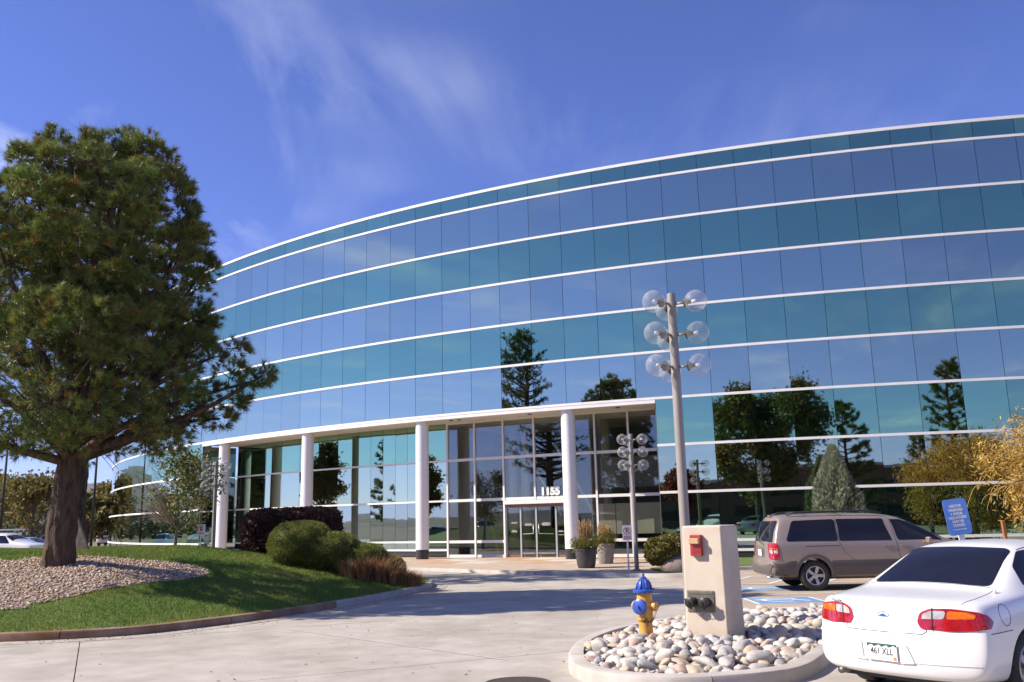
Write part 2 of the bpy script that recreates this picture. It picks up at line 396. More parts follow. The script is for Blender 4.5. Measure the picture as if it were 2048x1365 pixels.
kerb_m = world_mat(pm('kerb0', (0.36, 0.25, 0.17), 0.85, col2=(0.25, 0.145, 0.085), scale=3, detail=8, bump=0.3, bscale=50, bdist=0.004, col3=(0.17, 0.07, 0.025), scale3=0.55, f3=0.95), 'kerb_rust_concrete')
kerb_c = world_mat(pm('kerb1', (0.52, 0.48, 0.43), 0.85, col2=(0.43, 0.39, 0.34), scale=3, detail=8, bump=0.3, bscale=50, bdist=0.004, col3=(0.33, 0.28, 0.22), scale3=0.8, f3=0.6), 'kerb_concrete')
def kerb(name, label, path, mat, mat2=None, seg=3.0, h=0.14, w=0.16, z0=0.0, switch=None, gap=0.012):
    """kerb laid in stones along a path; out = right-hand side"""
    P = resample(path, 0.22); root = thing(name, None, None); tag(root, label, kind='structure')
    d = np.r_[0, np.cumsum(np.hypot(*np.diff(P[:, :2], axis=0).T))]; n = max(1, round(d[-1] / seg))
    prof = [(0.02, -0.03), (0.012, h * 0.72), (-0.005, h * 0.93), (-0.035, h), (-w, h), (-w, -0.03)]
    for k in range(n):
        a, c = d[-1] * k / n + gap / 2, d[-1] * (k + 1) / n - gap / 2; m = max(3, int((c - a) / 0.2)); t = np.linspace(a, c, m)
        path3 = [(np.interp(x, d, P[:, 0]), np.interp(x, d, P[:, 1]), z0) for x in t]
        mt = mat if (mat2 is None or not switch(path3[len(path3) // 2])) else mat2
        MB().sweep(path3, prof).build('kerb_stone', mt, root, smooth=True, auto=38)
    return root
kerb('kerb', 'rust-stained concrete kerb curving round the grass mound', [p for p in ISL_FRONT if p[0] > -30], kerb_m, kerb_c, switch=lambda p: p[1] > 21)
# gutter pan with dirt along the kerb
gut_m = world_mat(pm('gutter0', (0.40, 0.35, 0.28), 0.9, col2=(0.47, 0.43, 0.38), scale=2.5, detail=8, col3=(0.24, 0.15, 0.08), scale3=0.8, f3=0.6), 'gutter_concrete')
gp = [(x, y, 0.0) for x, y in ISL_FRONT if x > -30]
MB().sweep(gp, [(0.42, -0.004), (0.42, 0.006), (0.0, 0.005), (0.0, -0.004)]).build('gutter', gut_m)['kind'] = 'structure'
bpy.data.objects['gutter']['label'] = 'stained gutter strip at the foot of the mound kerb'

# ---- plaza and pavement in front of the building
PLZ_KERB = smooth_path([(-30, 46), (-16, 41.5), (-8, 37.0), (-3.4, 33.3), (-0.58, 30.5), (2.4, 28.1), (4.0, 26.75), (5.2, 26.6), (5.9, 27.6), (6.3, 29.0), (7.6, 29.7), (12, 29.65), (20, 29.6), (40, 29.4)], 6)
pave = world_mat(pm('pave0', (0.50, 0.40, 0.30), 0.85, col2=(0.42, 0.33, 0.245), scale=2, detail=7, bump=0.2, bscale=60, bdist=0.003), 'plaza_tan')
pave_o = world_mat(pm('pave1', (0.50, 0.315, 0.19), 0.85, col2=(0.42, 0.27, 0.16), scale=3, detail=7, bump=0.2, bscale=60, bdist=0.003), 'plaza_orange')
pave_c = world_mat(pm('pave2', (0.60, 0.53, 0.44), 0.85, col2=(0.52, 0.45, 0.37), scale=3, detail=7, bump=0.2, bscale=60, bdist=0.003), 'plaza_cream')
PZ = [p for p in PLZ_KERB] + [(40, 60), (-30, 60)]
mb = MB(); V, Fc = cdt_fill(PZ, 4.0); mb.add([(x, y, 0.10) for x, y in V], Fc)
plaza = mb.build('plaza_pavement', pave); tag(plaza, 'tan concrete plaza between the kerb and the glass entrance', kind='structure')
kerb('plaza_kerb', 'pale concrete kerb along the edge of the entrance plaza', PLZ_KERB, kerb_c, h=0.115, seg=3.5)

# ================================================================== OFFICE BUILDING
BX, BY, BR, BPH = 29.5592, 99.5252, 67.6504, -0.7759; BST = 1.524 / BR
def AR(i, r=None, z=0.0):
    th = BPH + i * BST; r = BR if r is None else r
    return Vector((BX + r * math.sin(th), BY - r * math.cos(th), z))
def AN(i):
    th = BPH + i * BST; return Vector((math.sin(th), -math.cos(th), 0))
def AT(i):
    th = BPH + i * BST; return Vector((math.cos(th), math.sin(th), 0))
ZL = [CZ + v for v in (14.9833, 14.2383, 12.3167, 10.4331, 8.5071, 6.6490, 4.7351, 2.8231, 0.943, -0.937, -1.313)]
glass_blue = mirror_mat('mirror_glass_silver_blue', (0.43, 0.49, 0.40), 0.0016)
glass_teal = mirror_mat('mirror_glass_teal', (0.265, 0.435, 0.30), 0.0016)
glass_low = mirror_mat('mirror_glass_bronze', (0.33, 0.40, 0.40), 0.0016)
white_metal = pm('white_painted_metal', (0.86, 0.83, 0.80), 0.45, col2=(0.80, 0.77, 0.73), scale=1.5)
soffit_m = pm('soffit_plaster', (0.74, 0.70, 0.64), 0.8, col2=(0.68, 0.64, 0.58), scale=1.2)
joint_dark = pm('glazing_gasket', (0.10, 0.11, 0.11), 0.6, col2=(0.08, 0.08, 0.08), scale=4)
black_gran = pm('black_granite', (0.025, 0.024, 0.025), 0.25, col2=(0.05, 0.048, 0.045), scale=30)
roof_m = pm('roof_membrane', (0.45, 0.44, 0.42), 0.9, col2=(0.36, 0.35, 0.33), scale=0.3)
bld = thing('office_building', 'long curved four-storey office block of blue mirror glass with white bands', 'building', tuple(AR(14)))
BI = bld.matrix_world.inverted()
def bpart(mb, name, mat, smooth=False, parent=None, bevel=0.0):
    """part of the building, given in world coordinates"""
    o = mb.build(name, mat, parent or bld, smooth=smooth, bevel=bevel)
    o.matrix_parent_inverse = Matrix.Translation(-Vector(AR(14))) if True else BI
    return o
I0, I1 = -24, 34        # bays built
REC0, REC1, SET = 0.0, 18.5, 2.1     # recessed ground storeys between these bays
def arc_strip(i0, i1, r0, r1, z0, z1, step=1.0):
    """solid strip between two radii following the bays"""
    n = max(1, round((i1 - i0) / step)); ids = [i0 + (i1 - i0) * k / n for k in range(n + 1)]; mb = MB(); vs = []
    for i in ids: vs += [AR(i, r0, z0), AR(i, r0, z1), AR(i, r1, z1), AR(i, r1, z0)]
    fs = [(4 * k + a, 4 * k + (a + 1) % 4, 4 * k + 4 + (a + 1) % 4, 4 * k + 4 + a) for k in range(n) for a in range(4)]
    fs += [(0, 1, 2, 3), (4 * n + 3, 4 * n + 2, 4 * n + 1, 4 * n)]
    return mb.add(vs, fs)
# solid backing (behind the panes) and roof
bpart(arc_strip(I0, I1, BR - 0.06, BR - 0.5, ZL[6], ZL[0]), 'wall', joint_dark)
bpart(arc_strip(I0, REC0, BR - 0.06, BR - 0.5, 0.0, ZL[6] - 0.003), 'wall', joint_dark)
bpart(arc_strip(REC1, I1, BR - 0.06, BR - 0.5, 0.0, ZL[6] - 0.003), 'wall', joint_dark)
bpart(arc_strip(I0, I1, BR - 0.52, BR - 24, ZL[0] - 0.5, ZL[0] - 0.12), 'roof', roof_m)
bpart(arc_strip(I0, I1, BR - 23.6, BR - 24.0, 0.0, ZL[0] - 0.52), 'wall', joint_dark)
# rooftop plant kept far back
# panes
PW = 1.524
ROWMAT = [glass_teal, glass_blue, glass_teal, glass_blue, glass_teal, glass_blue, glass_teal, glass_blue, glass_teal, glass_low]
BAND = 0.04
def pane_mesh(w, h, mat, t=0.035):
    me = MB().box((0, 0, 0), (w, t, h)).mesh(); me.materials.append(mat); return me
pane_cache = {}
def pane_matrix(a, b, zc, tilt=0.0, yaw=0.0, off=0.0):
    """pane between points a and b on the ground plan; local x along, local -y outwards"""
    a, b = Vector(a), Vector(b); c = (a + b) / 2; d = (b - a).normalized(); n = Vector((d.y, -d.x, 0))
    R = Matrix(((d.x, -n.x, 0), (d.y, -n.y, 0), (0, 0, 1))).to_4x4()
    R = R @ Matrix.Rotation(tilt, 4, 'X') @ Matrix.Rotation(yaw, 4, 'Z')
    return Matrix.Translation((c.x + n.x * off, c.y + n.y * off, zc)) @ R
def add_pane(name, a, b, z0, z1, mat, parent=None, gap=0.008, jitter=1.0):
    w = (Vector(b) - Vector(a)).length - 2 * gap; h = z1 - z0; key = (round(w, 3), round(h, 3), mat.name)
    if key not in pane_cache: pane_cache[key] = pane_mesh(w, h, mat)
    o = bpy.data.objects.new(name, pane_cache[key]); COL.objects.link(o); o.parent = parent or bld
    o.matrix_parent_inverse = Matrix.Translation(-Vector(AR(14)))
    o.matrix_world = Matrix.Identity(4)
    o.matrix_basis = pane_matrix(a, b, (z0 + z1) / 2, RNG.normal(0, 0.0011) * jitter, RNG.normal(0, 0.0016) * jitter)
    return o
far = MB()
def far_pane(a, b, z0, z1, gap=0.008):
    M = pane_matrix(a, b, (z0 + z1) / 2); w = (Vector(b) - Vector(a)).length / 2 - gap; h = (z1 - z0) / 2; t = 0.0175
    return [M @ Vector(p) for p in ((-w, -t, -h), (w, -t, -h), (w, -t, h), (-w, -t, h))]
far_by = {}
for r in range(10):
    z1, z0 = ZL[r] - BAND, ZL[r + 1] + BAND
    for i in range(I0, I1):
        a, c = AR(i), AR(i + 1)
        if r >= 6 and REC0 <= i < REC1:
            if i == 18: a = AR(18.5)
            else: continue
        near = (-7 <= i < 30) if r < 6 else (-7 <= i < 30)
        if near: add_pane('glass_pane', a, c, z0, z1, ROWMAT[r])
        else: far_by.setdefault(ROWMAT[r].name, []).append(far_pane(a, c, z0, z1))
for k, L in far_by.items():
    mb = MB()
    for q in L: mb.add(q, [(0, 1, 2, 3)])
    o = bpart(mb, 'distant_glass_panes', MATS[k]); o['kind'] = 'stuff'
# white bands
for r in range(11):
    hb = 0.056 if r else 0.085
    segs = [(I0, I1)] if r < 7 else [(I0, REC0), (REC1, I1)]
    for i0, i1 in segs:
        bpart(arc_strip(i0, i1, BR + 0.055, BR - 0.05, ZL[r] - hb * (0.9 if r else 0.6), ZL[r] + hb * 0.9), 'white_band', white_metal)
# black plinth under the flush bays
for i0, i1 in ((I0, REC0), (REC1, I1)):
    bpart(arc_strip(i0, i1, BR + 0.02, BR - 0.055, 0.0, ZL[10] - 0.078), 'plinth', black_gran)
# lip and soffit over the recess
bpart(arc_strip(REC0, REC1, BR + 0.07, BR - 0.16, ZL[6] - 0.20, ZL[6] - 0.0695, 0.5), 'soffit_lip', white_metal)
bpart(arc_strip(REC0, REC1, BR - 0.163, BR - SET - 0.3, ZL[6] - 0.145, ZL[6] - 0.07, 0.5), 'soffit', soffit_m)
# small downlights in the soffit
for i in (11.9, 12.2, 14.6, 17.3):
    p = AR(i, BR - 0.9, ZL[6] - 0.15); bpart(MB().lathe([(0.0, 0.0), (0.10, 0.0), (0.09, -0.03), (0.0, -0.035)], 12, p), 'soffit_downlight', joint_dark)
RI = BR - SET
# return walls of the recess
add_pane('return_pane', AR(REC0, BR - 0.10), AR(REC0, RI + 0.05), ZL[7], ZL[6] - 0.22, glass_low)
add_pane('return_pane', AR(REC0, BR - 0.10), AR(REC0, RI + 0.05), ZL[9], ZL[7] - 0.05, glass_low)
b = MB(); a, c = AR(REC1, BR - 0.1), AR(REC1, RI - 0.1); b.bar((a.x, a.y, 0.1), (a.x, a.y, ZL[6] - 0.21), 0.08); bpart(b, 'return_post', joint_dark)
add_pane('return_pane', AR(REC1, RI), AR(REC1, BR - 0.16), 0.12, ZL[6] - 0.22, glass_low)
# recessed mirror glazing, whole bays then half bays that swing inwards towards the doors
plan = [AR(i, RI) for i in (0.12, 1.15, 2.2, 3.22, 4.3, 5.36, 6.38, 7.4)]
d = (plan[-1] - plan[-2]).normalized(); ang = math.atan2(d.y, d.x)
for k, (da, ln) in enumerate(((0.05, 0.82), (0.03, 0.80), (-0.03, 0.80), (-0.05, 0.80), (-0.02, 0.82))):
    ang += da; plan.append(plan[-1] + Vector((math.cos(ang), math.sin(ang), 0)) * ln)
plan.append(AR(11.22, RI))
for a, c in zip(plan[:-1], plan[1:]):
    back = MB(); n = (c - a).normalized(); n = Vector((n.y, -n.x, 0))
    q = [a - n * 0.06, c - n * 0.06]; back.add([(q[0].x, q[0].y, .1), (q[1].x, q[1].y, .1), (q[1].x, q[1].y, ZL[6] - .15), (q[0].x, q[0].y, ZL[6] - .15)], [(0, 1, 2, 3)])
    bpart(back, 'recess_backing', joint_dark)
    for r, mt in ((6, glass_teal), (7, glass_blue), (8, glass_low), (9, glass_low)):
        add_pane('recess_pane', a, c, ZL[r + 1] + 0.045, (ZL[r] - 0.045) if r > 6 else ZL[6] - 0.15, mt, jitter=1.5)
    for r in (7, 8, 9, 10):
        b = MB(); p, q = a + n * 0.03, c + n * 0.03; b.bar((p.x, p.y, ZL[r]), (q.x, q.y, ZL[r]), 0.09, 0.08); bpart(b, 'recess_band', white_metal)
    b = MB(); p, q = a + n * 0.0, c + n * 0.0; b.bar((p.x, p.y, 0.26), (q.x, q.y, 0.26), 0.06, 0.25); bpart(b, 'recess_plinth', black_gran)
# columns
col_white = pm('column_enamel', (0.84, 0.82, 0.80), 0.32, col2=(0.80, 0.78, 0.76), scale=1.0)
for ci in (1.22, 6.16, 11.08, 15.94):
    p = AR(ci, BR - 0.33); r = 0.30
    zs = [0.52, 1.45, 2.95, 4.55, ZL[6] - 0.201]
    b = MB()
    for z0, z1 in zip(zs[:-1], zs[1:]):
        b.lathe([(r - 0.012, z0), (r, z0 + 0.006), (r, z1 - 0.006), (r - 0.012, z1)], 40, (p.x, p.y, 0))
    o = bpart(b, 'column', col_white, smooth=True); o.data.set_sharp_from_angle(angle=math.radians(30))
    k = bpart(MB().lathe([(r - 0.01, 0.10), (r - 0.01, 0.515)], 40, (p.x, p.y, 0)), 'column_base', black_gran, smooth=True)
    k.data.set_sharp_from_angle(angle=math.radians(30))
# ---- glazed entrance
lobby_glass = glass_mat('lobby_glass', (0.88, 0.91, 0.89), 2.5, 0.0, 1.5, (0.80, 0.86, 0.90))
frame_w = pm('entrance_frame_white', (0.82, 0.81, 0.78), 0.4, col2=(0.77, 0.75, 0.72), scale=2)
frame_a = pm('brushed_aluminium', (0.62, 0.64, 0.62), 0.35, metal=0.6, col2=(0.55, 0.57, 0.55), scale=3)
bronze = pm('bronze_threshold', (0.23, 0.13, 0.09), 0.5, col2=(0.18, 0.10, 0.07), scale=3)
EM = [11.22, 12.25, 13.29, 14.35, 15.34, 16.33, 17.36, 18.38]
ETOP = ZL[6] - 0.15
for i in EM:
    p = AR(i, RI); n = AN(i); b = MB()
    M = Matrix(((AT(i).x, -n.x, 0), (AT(i).y, -n.y, 0), (0, 0, 1)))
    z0 = 0.10 if i not in (14.35,) else ZL[8] - 0.05
    b.box((p.x, p.y, (z0 + ETOP) / 2), (0.085, 0.14, ETOP - z0), M=M); bpart(b, 'entrance_mullion', frame_w)
for a, c in zip(EM[:-1], EM[1:]):
    door_bay = a >= 13.2 and c <= 15.4
    zz = [ETOP, ZL[7], ZL[8]] + ([] if door_bay else [ZL[9], 0.16])
    for z1, z0 in zip(zz[:-1], zz[1:]):
        add_pane('entrance_pane', AR(a, RI), AR(c, RI), z0 + 0.04, z1 - 0.04, lobby_glass, gap=0.05)
    for z in zz:
        b = MB(); p, q = AR(a, RI, z), AR(c, RI, z); b.bar(p, q, 0.085, 0.125); bpart(b, 'entrance_transom', frame_w)
# white header over the doors, set forward
b = MB(); p, q = AR(13.30, RI + 0.07, ZL[8] - 0.16), AR(15.33, RI + 0.07, ZL[8] - 0.16); b.bar(p, q, 0.22, 0.17); bpart(b, 'door_header', frame_w)
b = MB(); p, q = AR(13.33, RI - 0.02, ZL[8] - 0.32), AR(15.30, RI - 0.02, ZL[8] - 0.32); b.bar(p, q, 0.10, 0.14); bpart(b, 'door_head_rail', bronze)
DTOP = ZL[8] - 0.37
dposts = [13.33, 13.83, 14.35, 15.0, 15.30]
for i in dposts:
    p = AR(i, RI - 0.05); b = MB(); M = Matrix(((AT(i).x, -AN(i).x, 0), (AT(i).y, -AN(i).y, 0), (0, 0, 1)))
    b.box((p.x, p.y, (0.10 + DTOP) / 2), (0.075, 0.11, DTOP - 0.10), M=M); bpart(b, 'door_post', frame_a)
b = MB(); p, q = AR(13.33, RI - 0.05, 0.13), AR(15.30, RI - 0.05, 0.13); b.bar(p, q, 0.06, 0.16); bpart(b, 'threshold', bronze)
notice = pm('notice_white', (0.85, 0.85, 0.83), 0.6, col2=(0.75, 0.75, 0.73), scale=8)
def on_glass(i, r, z):
    """matrix of a flat thing on the entrance glass: x along, y up, z outwards"""
    return frame_M(AR(i, r, z), AT(i), (0, 0, 1))
def bchild(o, M, parent=None):
    o.parent = parent or bld; o.matrix_parent_inverse = Matrix.Translation(-Vector(AR(14))); o.matrix_basis = M; return o
for a, c in zip(dposts[:-1], dposts[1:]):
    leaf = add_pane('door_leaf', AR(a, RI - 0.05), AR(c, RI - 0.05), 0.17, DTOP - 0.02, lobby_glass, gap=0.06)
    if c in (14.35, 15.0) or a in (13.83, 14.35):
        hs = 1 if a == 13.83 else -1     # handle near the meeting stile
        im = c - 0.09 if hs == 1 else a + 0.09; io = a + 0.09 if hs == 1 else c - 0.09
        b = MB(); b.tube([AR(im, RI + 0.03, 1.55), AR(im, RI + 0.03, 1.13), AR(io, RI + 0.03, 1.11)], 0.016, 8)
        h = bpart(b, 'door_handle', frame_a, smooth=True)
        b = MB(); p, q = AR(a + 0.05, RI - 0.028, 0.28), AR(c - 0.05, RI - 0.028, 0.28); b.bar(p, q, 0.16, 0.03); bpart(b, 'kick_rail', frame_a)
# notices stuck on the door glass: short lines of small white print, too small to read
def lines(i, z, rows, w, h=0.016, gap=0.035):
    mb = MB(); M = on_glass(i, RI - 0.028, z)
    for k, f in enumerate(rows):
        x = -w / 2 * f
        while x < w / 2 * f - 0.01:
            l = random.uniform(0.02, 0.05); y = -k * gap
            mb.add([M @ Vector((x, y, .002)), M @ Vector((x + l, y, .002)), M @ Vector((x + l, y + h, .002)), M @ Vector((x, y + h, .002))], [(0, 1, 2, 3)]); x += l + 0.010
    bpart(mb, 'door_notice', notice)
lines(13.60, 1.62, (1, 0.9), 0.30); lines(13.60, 1.27, (0.8, 1, 1), 0.30)
lines(14.08, 1.55, (1, 1, 1), 0.34); lines(14.66, 1.58, (0.8, 1, 1, 0.8), 0.40); lines(15.14, 1.22, (0.7, 1), 0.30); lines(15.14, 1.05, (0.9,), 0.28)
num = text_mesh('1155', 0.47, pm('number_white', (0.88, 0.88, 0.88), 0.5), 'street_number', None, None, bold=0.028, ext=0.02)
bchild(num, on_glass(14.86, RI + 0.06, 2.95))
# ---- lobby seen through the glass
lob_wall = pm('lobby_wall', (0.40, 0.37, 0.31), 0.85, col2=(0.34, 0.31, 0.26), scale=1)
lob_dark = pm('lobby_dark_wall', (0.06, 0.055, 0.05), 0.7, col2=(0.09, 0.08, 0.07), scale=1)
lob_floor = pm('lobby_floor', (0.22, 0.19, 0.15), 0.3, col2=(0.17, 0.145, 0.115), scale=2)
lob_panel = pm('reception_panel', (0.66, 0.60, 0.46), 0.7, col2=(0.60, 0.55, 0.41), scale=1.3)
RB = RI - 7.0
def wall_quad(a, c, z0, z1, name, mat, th=0.1):
    b = MB(); d = (Vector(c) - Vector(a)).normalized(); n = Vector((d.y, -d.x, 0)) * th
    P = [Vector(a), Vector(c), Vector(c) - n, Vector(a) - n]; b.prism([(p.x, p.y) for p in P], z0, z1); return bpart(b, name, mat)
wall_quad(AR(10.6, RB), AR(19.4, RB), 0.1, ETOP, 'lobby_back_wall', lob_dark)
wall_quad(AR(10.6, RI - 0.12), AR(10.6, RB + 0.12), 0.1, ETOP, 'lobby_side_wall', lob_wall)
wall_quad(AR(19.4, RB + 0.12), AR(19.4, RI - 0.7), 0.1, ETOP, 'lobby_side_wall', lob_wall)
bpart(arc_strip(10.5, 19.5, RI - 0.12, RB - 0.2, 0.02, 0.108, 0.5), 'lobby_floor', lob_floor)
bpart(arc_strip(10.5, 19.5, RI - 0.32, RB - 0.2, ETOP + 0.01, ETOP + 0.06, 0.5), 'lobby_ceiling', soffit_m)
for i0, i1 in ((16.15, 16.75), (16.77, 17.38), (17.40, 18.2)):
    a, c = AR(i0, RI - 0.55), AR(i1, RI - 0.55 + 0.10 * (1 if i0 > 17 else 0)); wall_quad(a, c, 1.05, 2.35, 'reception_panel', lob_panel, 0.08)
wall_quad(AR(15.9, RI - 2.5), AR(18.3, RI - 2.5), 3.1, 4.5, 'upper_gallery_front', lob_wall, 0.2)
for i in (13.2, 14.4):        # sloping stair strings
    b = MB(); b.bar(AR(i, RI - 2.2, 5.2), AR(i + 1.05, RI - 3.2, 1.9), 0.22, 0.10); bpart(b, 'stair_string', frame_w)
for i in (12.5, 16.0, 13.0):
    p = AR(i, RI - 3.0); bpart(MB().lathe([(0.22, 0.108), (0.22, ETOP)], 20, (p.x, p.y, 0)), 'lobby_column', lob_panel, smooth=True)
# ---- tinted paving squares in front of the doors
for k, i in enumerate(np.arange(8.5, 19.5, 1.0)):
    for j, (r0, r1) in enumerate(((BR + 0.15, BR + 1.5), (BR + 1.55, BR + 3.2), (BR - SET + 0.2, BR + 0.1))):
        c = AR(i + 0.5, (r0 + r1) / 2)
        d_, ins = poly_dist([(c.x, c.y)], PZ)
        if not ins[0] or d_[0] < 1.1: continue
        mt = (pave_o, pave_c, pave)[(k + 2 * j) % 3]
        mb = MB(); i1 = i + 0.985; P = [AR(i, r0), AR(i1, r0), AR(i1, r1), AR(i, r1)]
        mb.prism([(p.x, p.y) for p in P], 0.06, 0.106)
        o = mb.build('paving_slab', mt, plaza)
# lawn strip at the foot of the flush bays
strip = [(p.x, p.y) for p in [AR(i, BR - 0.06) for i in np.arange(18.6, 34, 1.0)]]
front = [(x, y + 0.18) for x, y in PLZ_KERB if x > 4.3 and y > 26]
front = [(5.3, 27.15), (5.75, 28.2), (6.2, 29.2), (7.6, 29.95), (12, 29.9), (20, 29.85), (30, 29.7)]
LS = [(4.35, 27.3)] + front + [strip[-1]] + strip[::-1] + [(6.3, 32.2), (4.2, 29.4)]
LS = [p for p in LS if p[0] < 36]
V, Fc = cdt_fill(LS, 1.0); mb = MB(); mb.add([(x, y, 0.135) for x, y in V], Fc)
ls = mb.build('lawn_strip', lawn_soil); tag(ls, 'strip of lawn between the parking kerb and the glass wall', kind='structure')

# ================================================================== VEGETATION
bark_pine = pm('pine_bark', (0.115, 0.075, 0.050), 0.95, col2=(0.035, 0.024, 0.018), scale=7, detail=8, lo=0.42, hi=0.58, bump=1.0, bscale=8, bdist=0.16, stretch=(1, 1, 0.28), col3=(0.20, 0.12, 0.075), scale3=3, f3=0.6)
bark_grey = pm('grey_bark', (0.19, 0.165, 0.135), 0.95, col2=(0.09, 0.075, 0.06), scale=9, detail=6, bump=0.8, bscale=12, bdist=0.02, stretch=(1, 1, 0.3))
needle_m = pm('pine_needles', (0.175, 0.215, 0.055), 0.42, attr='tone', trans=0.25, spec=0.35)
leaf_m = pm('broad_leaves', (1, 1, 1), 0.55, attr='tone', trans=0.3, spec=0.3)
grass_m = pm('grass_blades', (1, 1, 1), 0.6, attr='tone', trans=0.25, spec=0.25)
def unit(v): return v / (np.linalg.norm(v, axis=-1, keepdims=True) + 1e-9)
def needles(tips, dirs, K, length, width, spread, tone, rng):
    """tufts of long needles: one thin triangle each"""
    n = len(tips); ax = unit(dirs)[:, None, :]; d = unit(ax + spread * unit(rng.normal(size=(n, K, 3))))
    base = tips[:, None, :] - ax * rng.uniform(0, 0.55, (n, K, 1)) * length; L = length * rng.uniform(0.65, 1.1, (n, K, 1))
    tip = base + d * L; tip[..., 2] -= 0.06 * L[..., 0]
    side = unit(np.cross(d, rng.normal(size=(n, K, 3)))) * width / 2
    V = np.stack([base - side, base + side, tip], 2).reshape(-1, 3); F = np.arange(len(V)).reshape(-1, 3)
    t = tone[:, None, :] * rng.uniform(0.75, 1.25, (n, K, 1)); C = np.repeat(t.reshape(-1, 3), 3, 0)
    return V, F, C
def leaves(P, size, tone, rng, up=0.4, asp=0.55):
    """small rhombic leaves, two triangles each"""
    n = len(P); nr = unit(rng.normal(size=(n, 3)) + [0, 0, up]); a = unit(np.cross(nr, rng.normal(size=(n, 3)))); b = np.cross(nr, a)
    s = (size * rng.uniform(0.6, 1.25, n))[:, None]
    V = np.stack([P - a * s, P + b * s * asp, P + a * s, P - b * s * asp], 1).reshape(-1, 3)
    i = np.arange(n)[:, None] * 4; F = np.concatenate([i + [0, 1, 2], i + [0, 2, 3]], 1).reshape(-1, 3)
    return V, F, np.repeat(tone, 4, 0)
def merge(parts):
    V, F, C, o = [], [], [], 0
    for v, f, c in parts: V.append(v); F.append(f + o); C.append(c); o += len(v)
    return np.concatenate(V), np.concatenate(F), np.concatenate(C)
def ico(sub=2):
    bm = bmesh.new(); bmesh.ops.create_icosphere(bm, subdivisions=sub, radius=1.0)
    V = np.array([v.co[:] for v in bm.verts]); F = np.array([[v.index for v in f.verts] for f in bm.faces]); bm.free(); return V, F
def trunk_mesh(branches, n0=14):
    """branches: list of (path, radii)"""
    mb = MB()
    from mathutils import noise as mn
    if max(branches[0][1]) > 0.22:          # thick trunk: fissured bark in the geometry
        P = np.array(branches[0][0], float); rr = np.array(branches[0][1]); t0 = np.linspace(0, 1, len(P)); ts = np.linspace(0, 1, 110)
        P2 = np.stack([np.interp(ts, t0, P[:, k]) for k in range(3)], 1); r2 = np.interp(ts, t0, rr); m = 44; vs = []
        for p, r in zip(P2, r2):
            for k in range(m):
                a = 2 * math.pi * k / m; q = Vector((math.cos(a) * 3.2, math.sin(a) * 3.2, p[2] * 1.5)); q2 = Vector((math.cos(a) * 7, math.sin(a) * 7, p[2] * 3.4))
                d = 1 + 0.16 * (abs(mn.noise(q)) - 0.25) + 0.20 * (abs(mn.noise(q2)) - 0.22) + (0.10 * max(0, 1 - p[2] / 0.5) * math.sin(5 * a) if p[2] < 0.5 else 0)
                vs.append((p[0] + math.cos(a) * r * d, p[1] + math.sin(a) * r * d, p[2]))
        mb.add(vs, [(i * m + k, i * m + (k + 1) % m, (i + 1) * m + (k + 1) % m, (i + 1) * m + k) for i in range(len(P2) - 1) for k in range(m)]); branches = branches[1:]
    for path, rad in branches: mb.tube(path, rad, n0 if max(rad) > 0.12 else (7 if max(rad) > 0.03 else 4), caps=False)
    return mb
